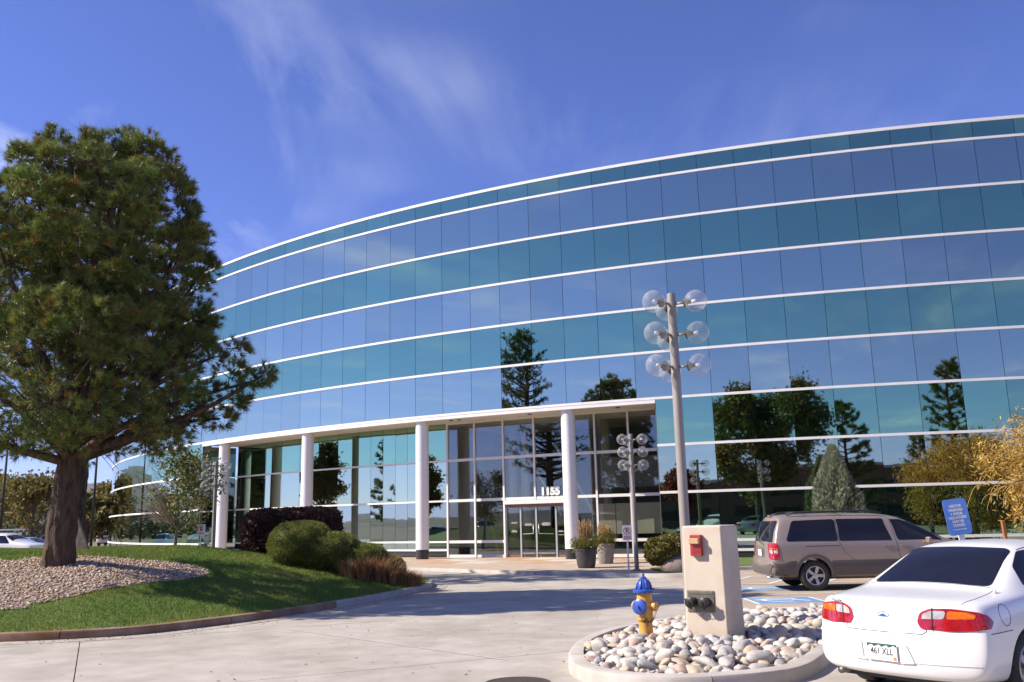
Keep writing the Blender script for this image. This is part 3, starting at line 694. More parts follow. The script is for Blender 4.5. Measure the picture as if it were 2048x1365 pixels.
def pine(name, label, base, H, env, seed, trunk_r=0.34, n_prim=70, K=34, nl=0.17, nw=0.013, h0=0.24, group=None, lean=(0, 0), extra=(), forks=(), dead=0.10, twigs=True, sec=9, tufts=6, tone0=(1, 1, 1)):
    rng = np.random.default_rng(seed); base = np.array(base, float); br = []
    tr = thing(name, label, 'tree', tuple(base), group=group)
    hs = np.linspace(0, 1, 14); tp = [np.array([lean[0] * h * H + 0.10 * math.sin(3 * h + seed), lean[1] * h * H + 0.08 * math.cos(4 * h + seed) - 0.08, h * H * 0.97]) for h in hs]
    tp[0][2] = -0.3
    rad = [trunk_r * (1.28 if k == 0 else 1.06 if k == 1 else 1.0) * (1 - 0.93 * h) ** 0.8 for k, h in enumerate(hs)]
    br.append((tp, rad))
    def on_trunk(h):
        return np.array([np.interp(h, hs, [p[k] for p in tp]) for k in range(3)])
    tips, dirs, tones = [], [], []
    prim = []
    for k in range(n_prim):
        h = h0 + (0.985 - h0) * ((k + rng.uniform(0, 1)) / n_prim) ** 0.92; az = k * 2.39996 + rng.uniform(-0.5, 0.5)
        L = env(h, az) * rng.uniform(0.78, 1.08); el = rng.uniform(-0.05, 0.25) + 0.75 * max(0, h - 0.55) / 0.45
        prim.append((on_trunk(h), az, L, el, rng.uniform(0.12, 0.42), max(0.018, 0.10 * (1 - h) + 0.012 * L)))
    for (h, az, L, el, up, r) in extra: prim.append((on_trunk(h), az, L, el, up, r))
    for p0, az, L, el, up, r in prim:
        ts = np.linspace(0, 1, 9); hd = np.array([math.cos(az), math.sin(az), 0]); sd = np.array([-hd[1], hd[0], 0]); wv = rng.uniform(-0.1, 0.1)
        path = [p0 + hd * L * t * math.cos(el) + sd * L * wv * math.sin(3 * t) + np.array([0, 0, L * (t * math.sin(el) + up * (t * t - 0.35 * t))]) for t in ts]
        br.append((path, [r * (1 - 0.85 * t) + 0.006 for t in ts]))
        for j in range(sec):
            t = 0.30 + 0.70 * (j + rng.uniform(0, 1)) / sec; q = np.array([np.interp(t, ts, [p[k] for p in path]) for k in range(3)])
            a2 = az + rng.choice([-1, 1]) * rng.uniform(0.35, 1.15) * (1.15 - 0.5 * t); L2 = (0.42 * L * (1.15 - t) + 0.28) * rng.uniform(0.7, 1.2)
            e2 = rng.uniform(-0.05, 0.55); d2 = np.array([math.cos(a2) * math.cos(e2), math.sin(a2) * math.cos(e2), math.sin(e2)])
            if twigs: br.append(([q, q + d2 * L2 * 0.5 + [0, 0, -0.02], q + d2 * L2], [0.012 + 0.006 * L2, 0.010, 0.006]))
            m = tufts + int(2 * L2)
            for s in range(m):
                u = 0.35 + 0.65 * (s + rng.uniform(0, 1)) / m
                off = unit(rng.normal(size=3)) * 0.17 * (1.1 - 0.4 * u)
                tp_ = q + d2 * L2 * u + off; dd = unit(d2 * 0.7 + off * 3 + np.array([0, 0, 0.55]))
                tips.append(tp_); dirs.append(dd)
                g = rng.uniform(0.72, 1.3)
                if rng.uniform() < dead: tones.append(np.array([2.0, 0.95, 0.75]) * rng.uniform(0.6, 1.0))
                else: tones.append(np.array([g * rng.uniform(0.85, 1.15), g, g * rng.uniform(0.7, 1.1)]))
    V, F, C = needles(np.array(tips), np.array(dirs), K, nl, nw, 0.85, np.array(tones) * tone0, rng)
    o = link('crown', mesh_np(V, F, C), tr, needle_m)
    trunk_mesh(br).build('trunk', bark_pine, tr, smooth=True)
    return tr
def pine_dome(name, label, base, H, prof, seed, trunk_r=0.275, n_cl=390, K=46, nl=0.185, nw=0.0125, axis=(0.4, 0.0), fixed=(), n_tuft=34, lean=(0.03, 0), dead=0.06, fork=2.2):
    """old round-topped pine: foliage clumps fill a dome, limbs fork low on the trunk and reach out to them"""
    rng = np.random.default_rng(seed); base = np.array(base, float); tr = thing(name, label, 'tree', tuple(base)); br = []
    zs = np.array([p[0] for p in prof]); rs = np.array([p[1] for p in prof]); cl = []
    tries = 0
    while len(cl) < n_cl and tries < 60000:
        tries += 1; z = rng.uniform(zs[0], zs[-1]); R = np.interp(z, zs, rs)
        if rng.uniform() > (R / rs.max()) ** 1.3 * (1.0 if z > 4.8 else 0.6): continue
        q = R * (1 - 0.72 * rng.uniform() ** 1.9); az = rng.uniform(0, 2 * math.pi); s = 1 + 0.07 * math.sin(3 * az + z)
        ax = np.interp(z, [0, H], [0, axis[0]]); ay = np.interp(z, [0, H], [0, axis[1]])
        c = np.array([ax + q * s * math.cos(az), ay + q * s * math.sin(az), z])
        if cl and np.min(np.linalg.norm(np.array([k[0] for k in cl]) - c, axis=1)) < 0.36: continue
        cl.append((c, rng.uniform(0.34, 0.52), 1.0 if z > 5.0 else 0.62))
    for f in fixed: cl.append((np.array(f, float), 0.40, 0.9))
    C = np.array([k[0] for k in cl])
    hs = np.linspace(0, 1, 14); tp = [np.array([lean[0] * h * H + 0.05 * math.sin(4 * h + seed), lean[1] * h * H, h * H * 0.93]) for h in hs]; tp[0][2] = -0.3
    rad = [trunk_r * (1.24 if k == 0 else 1.07 if k == 1 else 1.0) * (1 if h < 0.2 else max(0.06, 1 - 1.15 * (h - 0.12))) for k, h in enumerate(hs)]
    br.append((tp, rad))
    def trunk_at(z): return np.array([np.interp(z, [p[2] for p in tp], [p[i] for p in tp]) for i in range(3)])
    # main limbs go to well-spread far clumps
    far_i = [int(np.argmax(np.hypot(C[:, 0], C[:, 1]) + 0.2 * C[:, 2]))]
    for _ in range(21):
        d = np.min(np.linalg.norm(C[:, None] - C[far_i][None], axis=2), axis=1); far_i.append(int(np.argmax(d)))
    far_i += list(range(len(cl) - len(fixed), len(cl), 3))
    nodes = []
    for k, i in enumerate(far_i):
        c = C[i]; z0 = float(np.clip(c[2] * 0.52 + rng.uniform(-0.5, 0.4), fork, H * 0.8)); z0 = min(z0, max(fork * 0.86, c[2] - 0.4)); p0 = trunk_at(z0); v = c - p0; L = np.linalg.norm(v)
        ts = np.linspace(0, 1, 11); bend = rng.normal(size=3) * 0.06 * L; r0 = (0.035 + 0.017 * L * (1.25 - z0 / H)) * (1.6 if z0 < 3.3 else 1.0); r0 = min(r0, 0.105)
        path = [p0 + v * t + bend * math.sin(math.pi * t) + np.array([0, 0, (0.035 if z0 < 3.2 else -0.08) * L * math.sin(math.pi * t)]) for t in ts]
        br.append((path, [r0 * (1 - 0.80 * t) + 0.006 for t in ts])); nodes += path[2:]
    ND = np.array(nodes)
    for i, c in enumerate(C):
        if i in far_i: continue
        d = np.linalg.norm(ND - c, axis=1) + 0.6 * np.maximum(0, ND[:, 2] - c[2]); p0 = ND[int(np.argmin(d))]; v = c - p0; L = np.linalg.norm(v)
        path = [p0 + v * t + np.array([0, 0, -0.12 * L * math.sin(math.pi * t)]) + rng.normal(size=3) * 0.03 * L * math.sin(math.pi * t) for t in np.linspace(0, 1, 6)]
        br.append((path, list(np.linspace(0.014 + 0.012 * L, 0.008, 6))))
    tips, dirs, tones = [], [], []
    for c, rc, dens in cl:
        out = unit(c - np.array([axis[0] * c[2] / H, 0, H * 0.42])); m = int(n_tuft * dens * rng.uniform(0.75, 1.2)); shade = rng.uniform(0.78, 1.2); warm = rng.uniform(0.9, 1.15)
        for s in range(m):
            d = unit(rng.normal(size=3) + out * 0.75 + [0, 0, 0.35]); p = c + d * rc * rng.uniform(0.45, 1.0) * [1.1, 1.1, 0.85]
            tips.append(p); dirs.append(unit(d + [0, 0, 0.45]))
            if rng.uniform() < dead: tones.append(np.array([2.1, 1.0, 0.7]) * rng.uniform(0.5, 0.95))
            else: g = shade * rng.uniform(0.8, 1.25); tones.append(np.array([g * warm, g, g * rng.uniform(0.7, 1.1)]))
        for s in range(5):
            d = unit(rng.normal(size=3) + out * 0.4); br.append(([c - out * rc * 0.5, c + d * rc * 0.8], [0.010, 0.005]))
    for s in range(150):        # bare dead twigs low in the crown
        p0 = ND[rng.integers(0, len(ND))]
        if p0[2] > 5.5: continue
        d = unit(rng.normal(size=3)); L = rng.uniform(0.3, 0.9); br.append(([p0, p0 + d * L * 0.5 + rng.normal(size=3) * 0.06, p0 + d * L + rng.normal(size=3) * 0.08], [0.011, 0.008, 0.004]))
    V, F, Cc = needles(np.array(tips), np.array(dirs), K, nl, nw, 1.0, np.array(tones), rng)
    link('crown', mesh_np(V, F, Cc), tr, needle_m); trunk_mesh(br).build('trunk', bark_pine, tr, smooth=True); return tr
T1 = MP(120, 1131)
def loc1(px, py, Y): return DP(px, py, Y) - np.array(T1)
PROF = [(2.5, 1.9), (3.0, 2.6), (3.6, 2.75), (4.3, 2.6), (5.2, 2.4), (6.2, 2.4), (7.2, 2.4), (7.9, 2.3), (8.6, 2.0), (9.1, 1.6), (9.5, 1.0), (9.7, 0.5)]
pine_dome('ponderosa_pine', 'large round-topped pine with thick forked trunk on the gravel bed', tuple(T1), 10.0, PROF, 11,
          fixed=[loc1(*q) for q in ((425, 715, 20.2), (462, 745, 20.0), (470, 695, 20.2), (500, 765, 20.1), (525, 752, 20.0), (468, 800, 20.3), (440, 838, 20.4), (415, 775, 20.2), (398, 640, 20.6), (392, 560, 20.7), (395, 470, 20.8), (380, 430, 20.7), (405, 690, 20.0))])
def env_cone(r0, p=0.8, lo=0.18):
    return lambda h, az: r0 * (1 - h) ** p * (0.85 + 0.15 * math.sin(2 * az + 11 * h)) + 0.35
P2 = (-13.1, 27.2)
pine('ponderosa_pine', 'dark pine standing behind the large forked pine', (P2[0], P2[1], HM(*P2) - 0.05), 12.4, env_cone(4.3, 0.55), 23, trunk_r=0.30, n_prim=88, K=26, nl=0.19, nw=0.018, h0=0.26, lean=(0.01, 0.0), sec=8, tufts=5, tone0=(0.85, 0.9, 0.85))

def broadleaf(name, label, base, H, cr, seed, tones, n_leaf=9000, leaf=0.07, trunk_r=0.12, h0=0.32, bare=0.0, group=None, flat=0.8, droop=0.0, levels=3, bark=None, twigr=0.006, asp=0.55):
    """recursive branching tree; leaves hang in clumps round the twig ends"""
    rng = np.random.default_rng(seed); tr = thing(name, label, 'tree', tuple(base), group=group); br = []; ends = []
    cz = H * (h0 + (1 - h0) * 0.52); ch = H * (1 - h0) / 2 * 1.02
    tp = [np.array([0.04 * math.sin(5 * t + seed) * H * t, 0.03 * math.cos(4 * t) * H * t, t * H * 0.85]) for t in np.linspace(0, 1, 9)]; tp[0][2] = -0.2
    br.append((tp, [trunk_r * (1.25 if k == 0 else 1) * (1 - 0.88 * k / 8) + 0.004 for k in range(9)]))
    def inside(p): return (p[0] / cr) ** 2 + (p[1] / cr) ** 2 + ((p[2] - cz) / ch) ** 2
    def grow(p, d, L, r, lev):
        q = [p]; n = 4
        for k in range(n):
            d = unit(d + rng.normal(size=3) * 0.16 + np.array([0, 0, 0.06 - droop])); s = q[-1] + d * L / n
            if inside(s) > 1.12: break
            q.append(s)
        if len(q) < 2: ends.append(q[0]); return
        br.append((q, list(np.linspace(r, r * 0.55, len(q)))))
        if lev == 0: ends.append(q[-1]); ends.append((q[-1] + q[len(q) // 2]) / 2); return
        for k in range(3 if lev > 1 else 4):
            j = rng.integers(1, len(q)); grow(q[j] if k else q[-1], unit(d + rng.normal(size=3) * 0.65), L * rng.uniform(0.55, 0.75), max(twigr, r * 0.55), lev - 1)
    for k in range(11):
        h = h0 + (0.95 - h0) * k / 11; p = np.array([np.interp(h * H, [q[2] for q in tp], [q[i] for q in tp]) for i in range(3)]); az = k * 2.4 + rng.uniform(-0.3, 0.3); el = rng.uniform(0.35, 0.9)
        grow(p, np.array([math.cos(az) * math.cos(el), math.sin(az) * math.cos(el), math.sin(el)]), cr * rng.uniform(0.7, 1.0), trunk_r * 0.45 * (1.1 - h), levels - 1)
    E = np.array(ends)
    if bare: E = E[~((E[:, 0] < bare[0]) & (E[:, 2] > bare[1]))] if isinstance(bare, tuple) else E
    idx = rng.integers(0, len(E), n_leaf); clump = rng.normal(0, 0.16 * cr * 0.55 + 0.05, (n_leaf, 3)); P = E[idx] + clump
    P[:, 2] -= np.abs(rng.normal(0, droop, n_leaf)) * 2
    tn = np.array(tones)[rng.integers(0, len(tones), len(E))][idx] * rng.uniform(0.7, 1.25, (n_leaf, 1))
    V, F, C = leaves(P, leaf, tn, rng, asp=asp)
    link('crown', mesh_np(V, F, C), tr, leaf_m)
    trunk_mesh(br, 10).build('trunk', bark or bark_grey, tr, smooth=True)
    return tr
GREEN = [(0.085, 0.125, 0.03), (0.115, 0.145, 0.035), (0.15, 0.165, 0.045)]
GOLD = [(0.20, 0.15, 0.025), (0.14, 0.12, 0.025), (0.085, 0.095, 0.025), (0.24, 0.16, 0.03)]
maple = broadleaf('maple_tree', 'small half-bare maple with green lower leaves beside the far lamp post', (-12.95, 34.6, 0.05), 4.3, 1.75, 5, GREEN + [(0.22, 0.20, 0.05), (0.26, 0.21, 0.06)], 3800, 0.075, 0.085, 0.36, bare=(-0.15, 2.95), levels=4)

rng = np.random.default_rng(6); b = MB()
for k in range(190):        # leafless upper side of the maple
    az = rng.uniform(1.9, 4.6); el = rng.uniform(0.35, 1.35); d = np.array([math.cos(az) * math.cos(el), math.sin(az) * math.cos(el), math.sin(el)]); p0 = np.array([-0.1, 0, 1.75]) + d * rng.uniform(0.1, 0.7); L = rng.uniform(0.6, 1.25); w = rng.normal(size=3) * 0.12
    b.tube([p0, p0 + d * L * 0.5 + w * 0.4, p0 + d * L + w + np.array([0, 0, -0.18 * L * L])], [0.012, 0.009, 0.005], 4, caps=False)
b.build('bare_twigs', pm('pale_twig', (0.42, 0.34, 0.27), 0.85, col2=(0.33, 0.26, 0.21), scale=5), maple)['kind'] = 'stuff'

# ---- clipped evergreen hedge and barberry on the mound
IV, IF = ico(3)
def leaf_shell(name, label, cat, blobs, n, size, tones, seed, core_col, rough_out=0.05, fine=True, spikes=0.0, up=0.25):
    """foliage over a set of blobs (centre, radii, tilt): dark core plus many small leaves standing off the surface"""
    rng = np.random.default_rng(seed); parts = []; C0 = np.mean([b[0] for b in blobs], 0); C0[2] = min(b[0][2] - b[1][2] for b in blobs)
    t = thing(name, label, cat, tuple(C0)); pts = []; nor = []
    area = np.array([b[1][0] * b[1][1] + b[1][1] * b[1][2] + b[1][0] * b[1][2] for b in blobs]); area = area / area.sum()
    for (c, r, pw), w in zip(blobs, area):
        m = int(n * w * 1.5); d = unit(rng.normal(size=(m, 3)))
        d2 = np.sign(d) * np.abs(d) ** pw; d2 = d2 / np.max(np.abs(d2), axis=1, keepdims=True) * np.linalg.norm(d2, axis=1, keepdims=True) if False else d2
        s = 1.0 / (np.sum(np.abs(d) ** (2 / pw), 1, keepdims=True) ** (pw / 2)); P = d * s
        lump = 1 + rough_out * np.sin(P[:, :1] * 7 + 1.3 * P[:, 1:2] * 9) * np.cos(P[:, 2:] * 8 + seed)
        q = c + P * r * lump * rng.uniform(0.93, 1.04, (m, 1)); keep = np.ones(m, bool)
        for (c2, r2, p2) in blobs:
            if c2 is c: continue
            u = np.abs((q - c2) / r2); keep &= np.sum(u ** (2 / p2), 1) > 0.86
        pts.append(q[keep]); nor.append(unit(d / r)[keep])
        cv = IV * 1.0; cs = 1.0 / (np.sum(np.abs(cv) ** (2 / pw), 1, keepdims=True) ** (pw / 2))
        parts.append((c + cv * cs * r * 0.93 - C0, IF.copy(), np.tile(np.array(core_col), (len(IV), 1))))
    P = np.concatenate(pts) - C0; D = np.concatenate(nor); tn = np.array(tones)[rng.integers(0, len(tones), len(P))] * rng.uniform(0.65, 1.3, (len(P), 1))
    if fine:
        V, F, C = needles(P, D + [0, 0, up], 4, size, size * 0.16, 0.7, tn, rng)
    else:
        V, F, C = leaves(P, size, tn, rng)
    parts.append((V, F, C)); V, F, C = merge(parts)
    link('foliage', mesh_np(V, F, C), t, leaf_m)
    return t
def blob(px, py, Y, rx, ry, rz, pw=0.8, dz=0.0):
    p = DP(px, py, Y); p[2] += dz; return (p, np.array([rx, ry, rz]), pw)
JUN = [(0.20, 0.225, 0.045), (0.16, 0.19, 0.04), (0.25, 0.26, 0.06)]
leaf_shell('clipped_hedge', 'rounded olive-green clipped hedge descending the mound', 'hedge',
           [blob(602, 1090, 24.2, 0.80, 0.85, 0.60), blob(658, 1104, 24.1, 0.80, 0.75, 0.50), blob(715, 1122, 24.1, 0.78, 0.7, 0.45), blob(768, 1140, 24.2, 0.55, 0.55, 0.36)], 26000, 0.06, JUN, 31, (0.13, 0.14, 0.035), up=0.5)
BAR = [(0.085, 0.032, 0.024), (0.12, 0.042, 0.028), (0.065, 0.028, 0.022), (0.15, 0.075, 0.045)]
leaf_shell('barberry_hedge', 'dark purple-brown clipped barberry block behind the green hedge', 'hedge',
           [blob(548, 1070, 26.6, 0.78, 0.9, 0.72, 0.45), blob(612, 1060, 26.8, 0.95, 0.9, 0.62, 0.4)], 15000, 0.045, BAR, 32, (0.08, 0.035, 0.025), fine=False)
def grass_clump(name, label, base, n, h, spread, tones, seed, w=0.012, group=None, cat='grass clump'):
    """arching ornamental grass blades in two segments"""
    rng = np.random.default_rng(seed); t = thing(name, label, cat, tuple(base), group=group); az = rng.uniform(0, 2 * math.pi, n); r0 = rng.uniform(0, 0.16, n) * spread
    L = h * rng.uniform(0.6, 1.1, n); o = np.stack([np.cos(az), np.sin(az), np.zeros(n)], 1); b = o * r0[:, None]; k = rng.uniform(0.15, 0.75, n) * spread
    p1 = b + o * (k * 0.35 * L)[:, None] + np.stack([np.zeros(n)] * 2 + [L * 0.6], 1); p2 = b + o * (k * 1.0 * L)[:, None] + np.stack([np.zeros(n)] * 2 + [L * rng.uniform(0.75, 1.0, n)], 1)
    sd = np.stack([-o[:, 1], o[:, 0], np.zeros(n)], 1) * w / 2
    V = np.stack([b - sd, b + sd, p1 + sd, p1 - sd, p2], 1).reshape(-1, 3); i = np.arange(n)[:, None] * 5
    F = np.concatenate([i + [0, 1, 2], i + [0, 2, 3], i + [3, 2, 4]], 1).reshape(-1, 3)
    tn = np.array(tones)[rng.integers(0, len(tones), n)] * rng.uniform(0.7, 1.25, (n, 1))
    link('blades', mesh_np(V, F, np.repeat(tn, 5, 0)), t, leaf_m); return t
RED = [(0.46, 0.21, 0.12), (0.54, 0.34, 0.18), (0.34, 0.13, 0.08), (0.36, 0.32, 0.12)]
for k, (px, py, h) in enumerate(((700, 1156, 0.55), (724, 1160, 0.66), (752, 1164, 0.72), (780, 1168, 0.60), (805, 1171, 0.48), (824, 1173, 0.40))):
    p = MP(px, py); grass_clump('maiden_grass', 'reddish-brown arching grass clump at the foot of the green hedge', p, 330, h, 1.5, RED, 50 + k, 0.018, 'red grass clumps along the hedge')

# ---- gravel bed round the pine
GB = [MP(x, y) for x, y in ((2, 1222), (60, 1212), (130, 1198), (210, 1180), (300, 1167), (370, 1161), (412, 1152), (416, 1143), (395, 1135), (340, 1126), (250, 1119), (140, 1115), (60, 1117), (2, 1121))]
GBP = [(-16.5, GB[0][1] - 0.3), (-13.5, GB[0][1] - 0.15)] + [(p[0], p[1]) for p in GB] + [(-14, 22.6), (-16.5, 22.0)]
V, Fc = cdt_fill(smooth_path(GBP, 3, True), 0.3); mb = MB(); mb.add([(x, y, HM(x, y) + 0.012) for x, y in V], Fc)
gravel_m = pm('gravel_bed', (0.30, 0.235, 0.17), 0.95, col2=(0.16, 0.12, 0.085), scale=9, detail=6, bump=1.0, bscale=14, bdist=0.04)
gb = mb.build('gravel_bed', gravel_m, smooth=True); tag(gb, 'bed of tan gravel round the big pine', kind='structure')
rng = np.random.default_rng(3)
cand = np.stack([rng.uniform(-15, -5.5, 60000), rng.uniform(15.5, 24, 60000)], 1); d_, ins = poly_dist(cand, smooth_path(GBP, 3, True)); cand = cand[ins][:13000]
ov, of = ico(1); n = len(cand); sz = rng.uniform(0.012, 0.034, n); Z = HM(cand[:, 0], cand[:, 1])
ang = rng.uniform(0, 6.28, n); sc = np.stack([sz * rng.uniform(0.9, 1.6, n), sz * rng.uniform(0.8, 1.1, n), sz * rng.uniform(0.5, 0.8, n)], 1)
Vp = ov[None] * sc[:, None, :]; ca, sa = np.cos(ang)[:, None], np.sin(ang)[:, None]
Vr = np.stack([Vp[..., 0] * ca - Vp[..., 1] * sa, Vp[..., 0] * sa + Vp[..., 1] * ca, Vp[..., 2]], 2) + np.concatenate([cand, (Z + 0.012 + sz * 0.3)[:, None]], 1)[:, None, :]
Fp = (of[None] + (np.arange(n) * len(ov))[:, None, None]).reshape(-1, 3)
pal = np.array([(0.44, 0.31, 0.21), (0.52, 0.40, 0.29), (0.31, 0.205, 0.14), (0.38, 0.25, 0.18), (0.57, 0.47, 0.37)]); tn = pal[rng.integers(0, 5, n)] * rng.uniform(0.85, 1.35, (n, 1))
stone_tone = pm('stone_by_tone', (1, 1, 1), 0.85, attr='tone')
g = link('gravel', mesh_np(Vr.reshape(-1, 3), Fp, np.repeat(tn, len(ov), 0)), None, stone_tone); tag(g, 'loose tan pebbles covering the bed under the pine', 'gravel', kind='stuff')

# ---- grass
def grass_field(name, label, poly, n, zf, seed, h=0.055, w=0.013, avoid=None, box=None):
    rng = np.random.default_rng(seed); P = np.array(poly, float); lo, hi = (P.min(0), P.max(0)) if box is None else (np.array(box[0]), np.array(box[1]))
    c = rng.uniform(lo, hi, (int(n * 2.6), 2)); d, ins = poly_dist(c, P); ok = ins & (d > 0.05)
    if avoid is not None:
        d2, in2 = poly_dist(c, avoid); ok &= ~in2
    c = c[ok][:n]; m = len(c); z = zf(c[:, 0], c[:, 1]); hh = h * rng.uniform(0.6, 1.35, m); az = rng.uniform(0, 6.28, m); ln = rng.normal(0, 0.45, (m, 2)) * hh[:, None]
    b = np.concatenate([c, (z - 0.01)[:, None]], 1); s = np.stack([np.cos(az), np.sin(az), np.zeros(m)], 1) * w / 2; t = b + np.concatenate([ln, hh[:, None] + 0.01], 1)
    V = np.stack([b - s, b + s, t], 1).reshape(-1, 3); F = np.arange(3 * m).reshape(-1, 3)
    pt = 0.5 + 0.5 * np.sin(c[:, 0] * 1.7 + 2 * np.sin(c[:, 1] * 0.9)) * np.sin(c[:, 1] * 1.3 + 1.5 * np.sin(c[:, 0] * 0.7)); pt = np.clip(pt + rng.normal(0, 0.25, m), 0, 1)[:, None]
    tn = (np.array([0.12, 0.235, 0.03]) * (1 - pt) + np.array([0.23, 0.265, 0.05]) * pt) * rng.uniform(0.7, 1.3, (m, 1)); dry = rng.uniform(size=m) < 0.06; tn[dry] = (0.26, 0.21, 0.10)
    o = link(name, mesh_np(V, F, np.repeat(tn, 3, 0)), None, grass_m); tag(o, label, 'grass', kind='stuff'); return o
grass_field('grass', 'short green lawn grass on the mound', ISL, 240000, lambda x, y: HM(x, y), 61, avoid=smooth_path(GBP, 3, True), box=((-17, 14), (-2, 31)))
grass_field('grass', 'short grass strip at the foot of the mirror wall', LS, 45000, lambda x, y: np.full(len(x), 0.135), 62, h=0.06, w=0.02, box=((3.8, 26), (24, 34)))
# leaning stone slab behind the trunk
rock_m = pm('sandstone_slab', (0.33, 0.26, 0.19), 0.9, col2=(0.24, 0.18, 0.13), scale=3, detail=8, bump=0.6, bscale=8, bdist=0.03)
p = np.array([-12.0, 24.6]); z = HM(*p); b = MB()
b.add([(-0.16, -0.1, -0.15), (0.62, -0.12, -0.15), (0.52, 0.14, -0.15), (-0.1, 0.16, -0.15), (-0.02, -0.06, 0.98), (0.10, -0.05, 1.02), (0.07, 0.07, 1.0), (-0.01, 0.08, 0.96)], [(0, 3, 2, 1), (4, 5, 6, 7), (0, 1, 5, 4), (1, 2, 6, 5), (2, 3, 7, 6), (3, 0, 4, 7)])
o = b.build('standing_stone', rock_m, bevel=0.03); o.location = (p[0], p[1], z); tag(o, 'tall pointed sandstone slab standing behind the forked pine trunk', 'stone')

# ================================================================== ROCK ISLAND
RI_PTS = [(0.60, 11.2), (0.64, 10.45), (0.95, 9.85), (1.6, 9.52), (2.5, 9.72), (3.1, 10.15), (4.0, 11.65), (5.3, 13.1), (6.7, 14.7), (7.0, 15.7), (6.3, 16.3), (4.8, 16.1), (3.0, 15.45), (1.65, 14.2), (1.0, 13.1), (0.70, 12.1)]
RIP = smooth_path(RI_PTS, 5, True); RIA = np.array(RIP)
kerb('island_kerb', 'pale concrete kerb round the river rock island', RIP + [RIP[0]], kerb_c, seg=2.6, h=0.15, w=0.17)
def HR(x, y):
    P = np.stack([np.atleast_1d(np.asarray(x, float)), np.atleast_1d(np.asarray(y, float))], 1); d, ins = poly_dist(P, RIA)
    h = 0.07 + 0.12 * np.clip((d - 0.17) / 1.1, 0, 1); return h if len(h) > 1 else float(h[0])
V, Fc = cdt_fill(RIP, 0.35); mb = MB(); mb.add([(x, y, HR(x, y)) for x, y in V], Fc)
soil_m = pm('island_soil', (0.16, 0.125, 0.09), 0.95, col2=(0.10, 0.08, 0.06), scale=12, bump=0.6)
bed = mb.build('rock_bed', soil_m, smooth=True); tag(bed, 'bed of rounded river rocks inside the island kerb', kind='structure')
stone_ms = []
for k, (a, c) in enumerate((((0.52, 0.49, 0.45), (0.36, 0.34, 0.31)), ((0.60, 0.55, 0.48), (0.44, 0.38, 0.31)), ((0.44, 0.33, 0.23), (0.54, 0.43, 0.31)), ((0.40, 0.27, 0.21), (0.50, 0.38, 0.31)), ((0.30, 0.29, 0.28), (0.42, 0.40, 0.38)), ((0.62, 0.59, 0.54), (0.50, 0.46, 0.40)))):
    stone_ms.append(pm('river_stone_%d' % k, a, 0.7, col2=c, scale=5, detail=7, bump=0.25, bscale=18, bdist=0.01))
sv, sf = ico(3); stone_meshes = []
for k in range(14):
    r = np.random.default_rng(100 + k); v = sv.copy(); f = unit(r.normal(size=(4, 3)))
    s = np.ones(len(v))
    for j in range(4): s += 0.11 * np.sin(v @ f[j] * r.uniform(1.5, 3.2) + r.uniform(0, 6))
    for j in range(3):          # worn flats
        n_ = unit(r.normal(size=3)); pl = r.uniform(0.62, 0.85); q = v * s[:, None] @ n_; s = np.where(q > pl, s * pl / np.maximum(q, 1e-6) * 0.75 + s * 0.25, s)
    v = v * s[:, None] * np.array([1.0, r.uniform(0.68, 0.9), r.uniform(0.5, 0.72)])
    me = mesh_np(v, sf); me.shade_smooth(); me.materials.append(stone_ms[k % 6]); stone_meshes.append(me)
rng = np.random.default_rng(9); placed = np.zeros((0, 3))
PIL_C = np.array([2.62, 12.25])
for rad_lo, rad_hi, tries in ((0.10, 0.135, 160), (0.07, 0.10, 3800), (0.045, 0.07, 9000), (0.028, 0.045, 9000)):
    cc = rng.uniform((0.6, 9.5), (7.1, 16.4), (tries, 2)); rr_ = rng.uniform(rad_lo, rad_hi, tries); d_, ins = poly_dist(cc, RIA)
    ok = ins & (d_ > 0.17 + rr_ * 0.7) & (np.hypot(cc[:, 0] - PIL_C[0], cc[:, 1] - PIL_C[1]) > 0.42) & (np.hypot(cc[:, 0] - 1.70, cc[:, 1] - 12.45) > 0.26)
    for c, r in zip(cc[ok], rr_[ok]):
        if len(placed) and np.min(np.hypot(placed[:, 0] - c[0], placed[:, 1] - c[1]) - placed[:, 2] * 0.80) < r * 0.80: continue
        placed = np.vstack([placed, [*c, r]])
placed = placed[np.argsort(np.hypot(placed[:, 0] - 1.5, placed[:, 1] - 8.4) - placed[:, 2] * 8)]
rest = []
for k, (x, y, r) in enumerate(placed):
    me = stone_meshes[int(rng.choice([0, 1, 2, 5, 6, 7, 11, 13, 0, 1, 5, 6, 7, 12, 3, 4, 8, 9, 10]))]; M = Matrix.LocRotScale(Vector((x, y, HR(x, y) + r * rng.uniform(0.25, 0.55))), Euler((rng.normal(0, 0.3), rng.normal(0, 0.3), rng.uniform(0, 6.28))), Vector((r * rng.uniform(1.0, 1.35), r * rng.uniform(0.9, 1.1), r * rng.uniform(0.85, 1.2))))
    if k < 300:
        o = bpy.data.objects.new('stone', me); COL.objects.link(o); o.parent = bed; o.matrix_basis = M
    else: rest.append((me, M))
bym = {}
for me, M in rest: bym.setdefault(me.materials[0].name, []).append((me, M))
for k, L in bym.items():
    V, Fq, o_ = [], [], 0
    for me, M in L:
        v, f = ico(2); v = v * [1, 0.8, 0.62]; V.append(np.array([(M @ Vector(p))[:] for p in v])); Fq.append(f + o_); o_ += len(v)
    o = link('small_stones', mesh_np(np.concatenate(V), np.concatenate(Fq)), bed, MATS[k], True); o['kind'] = 'stuff'

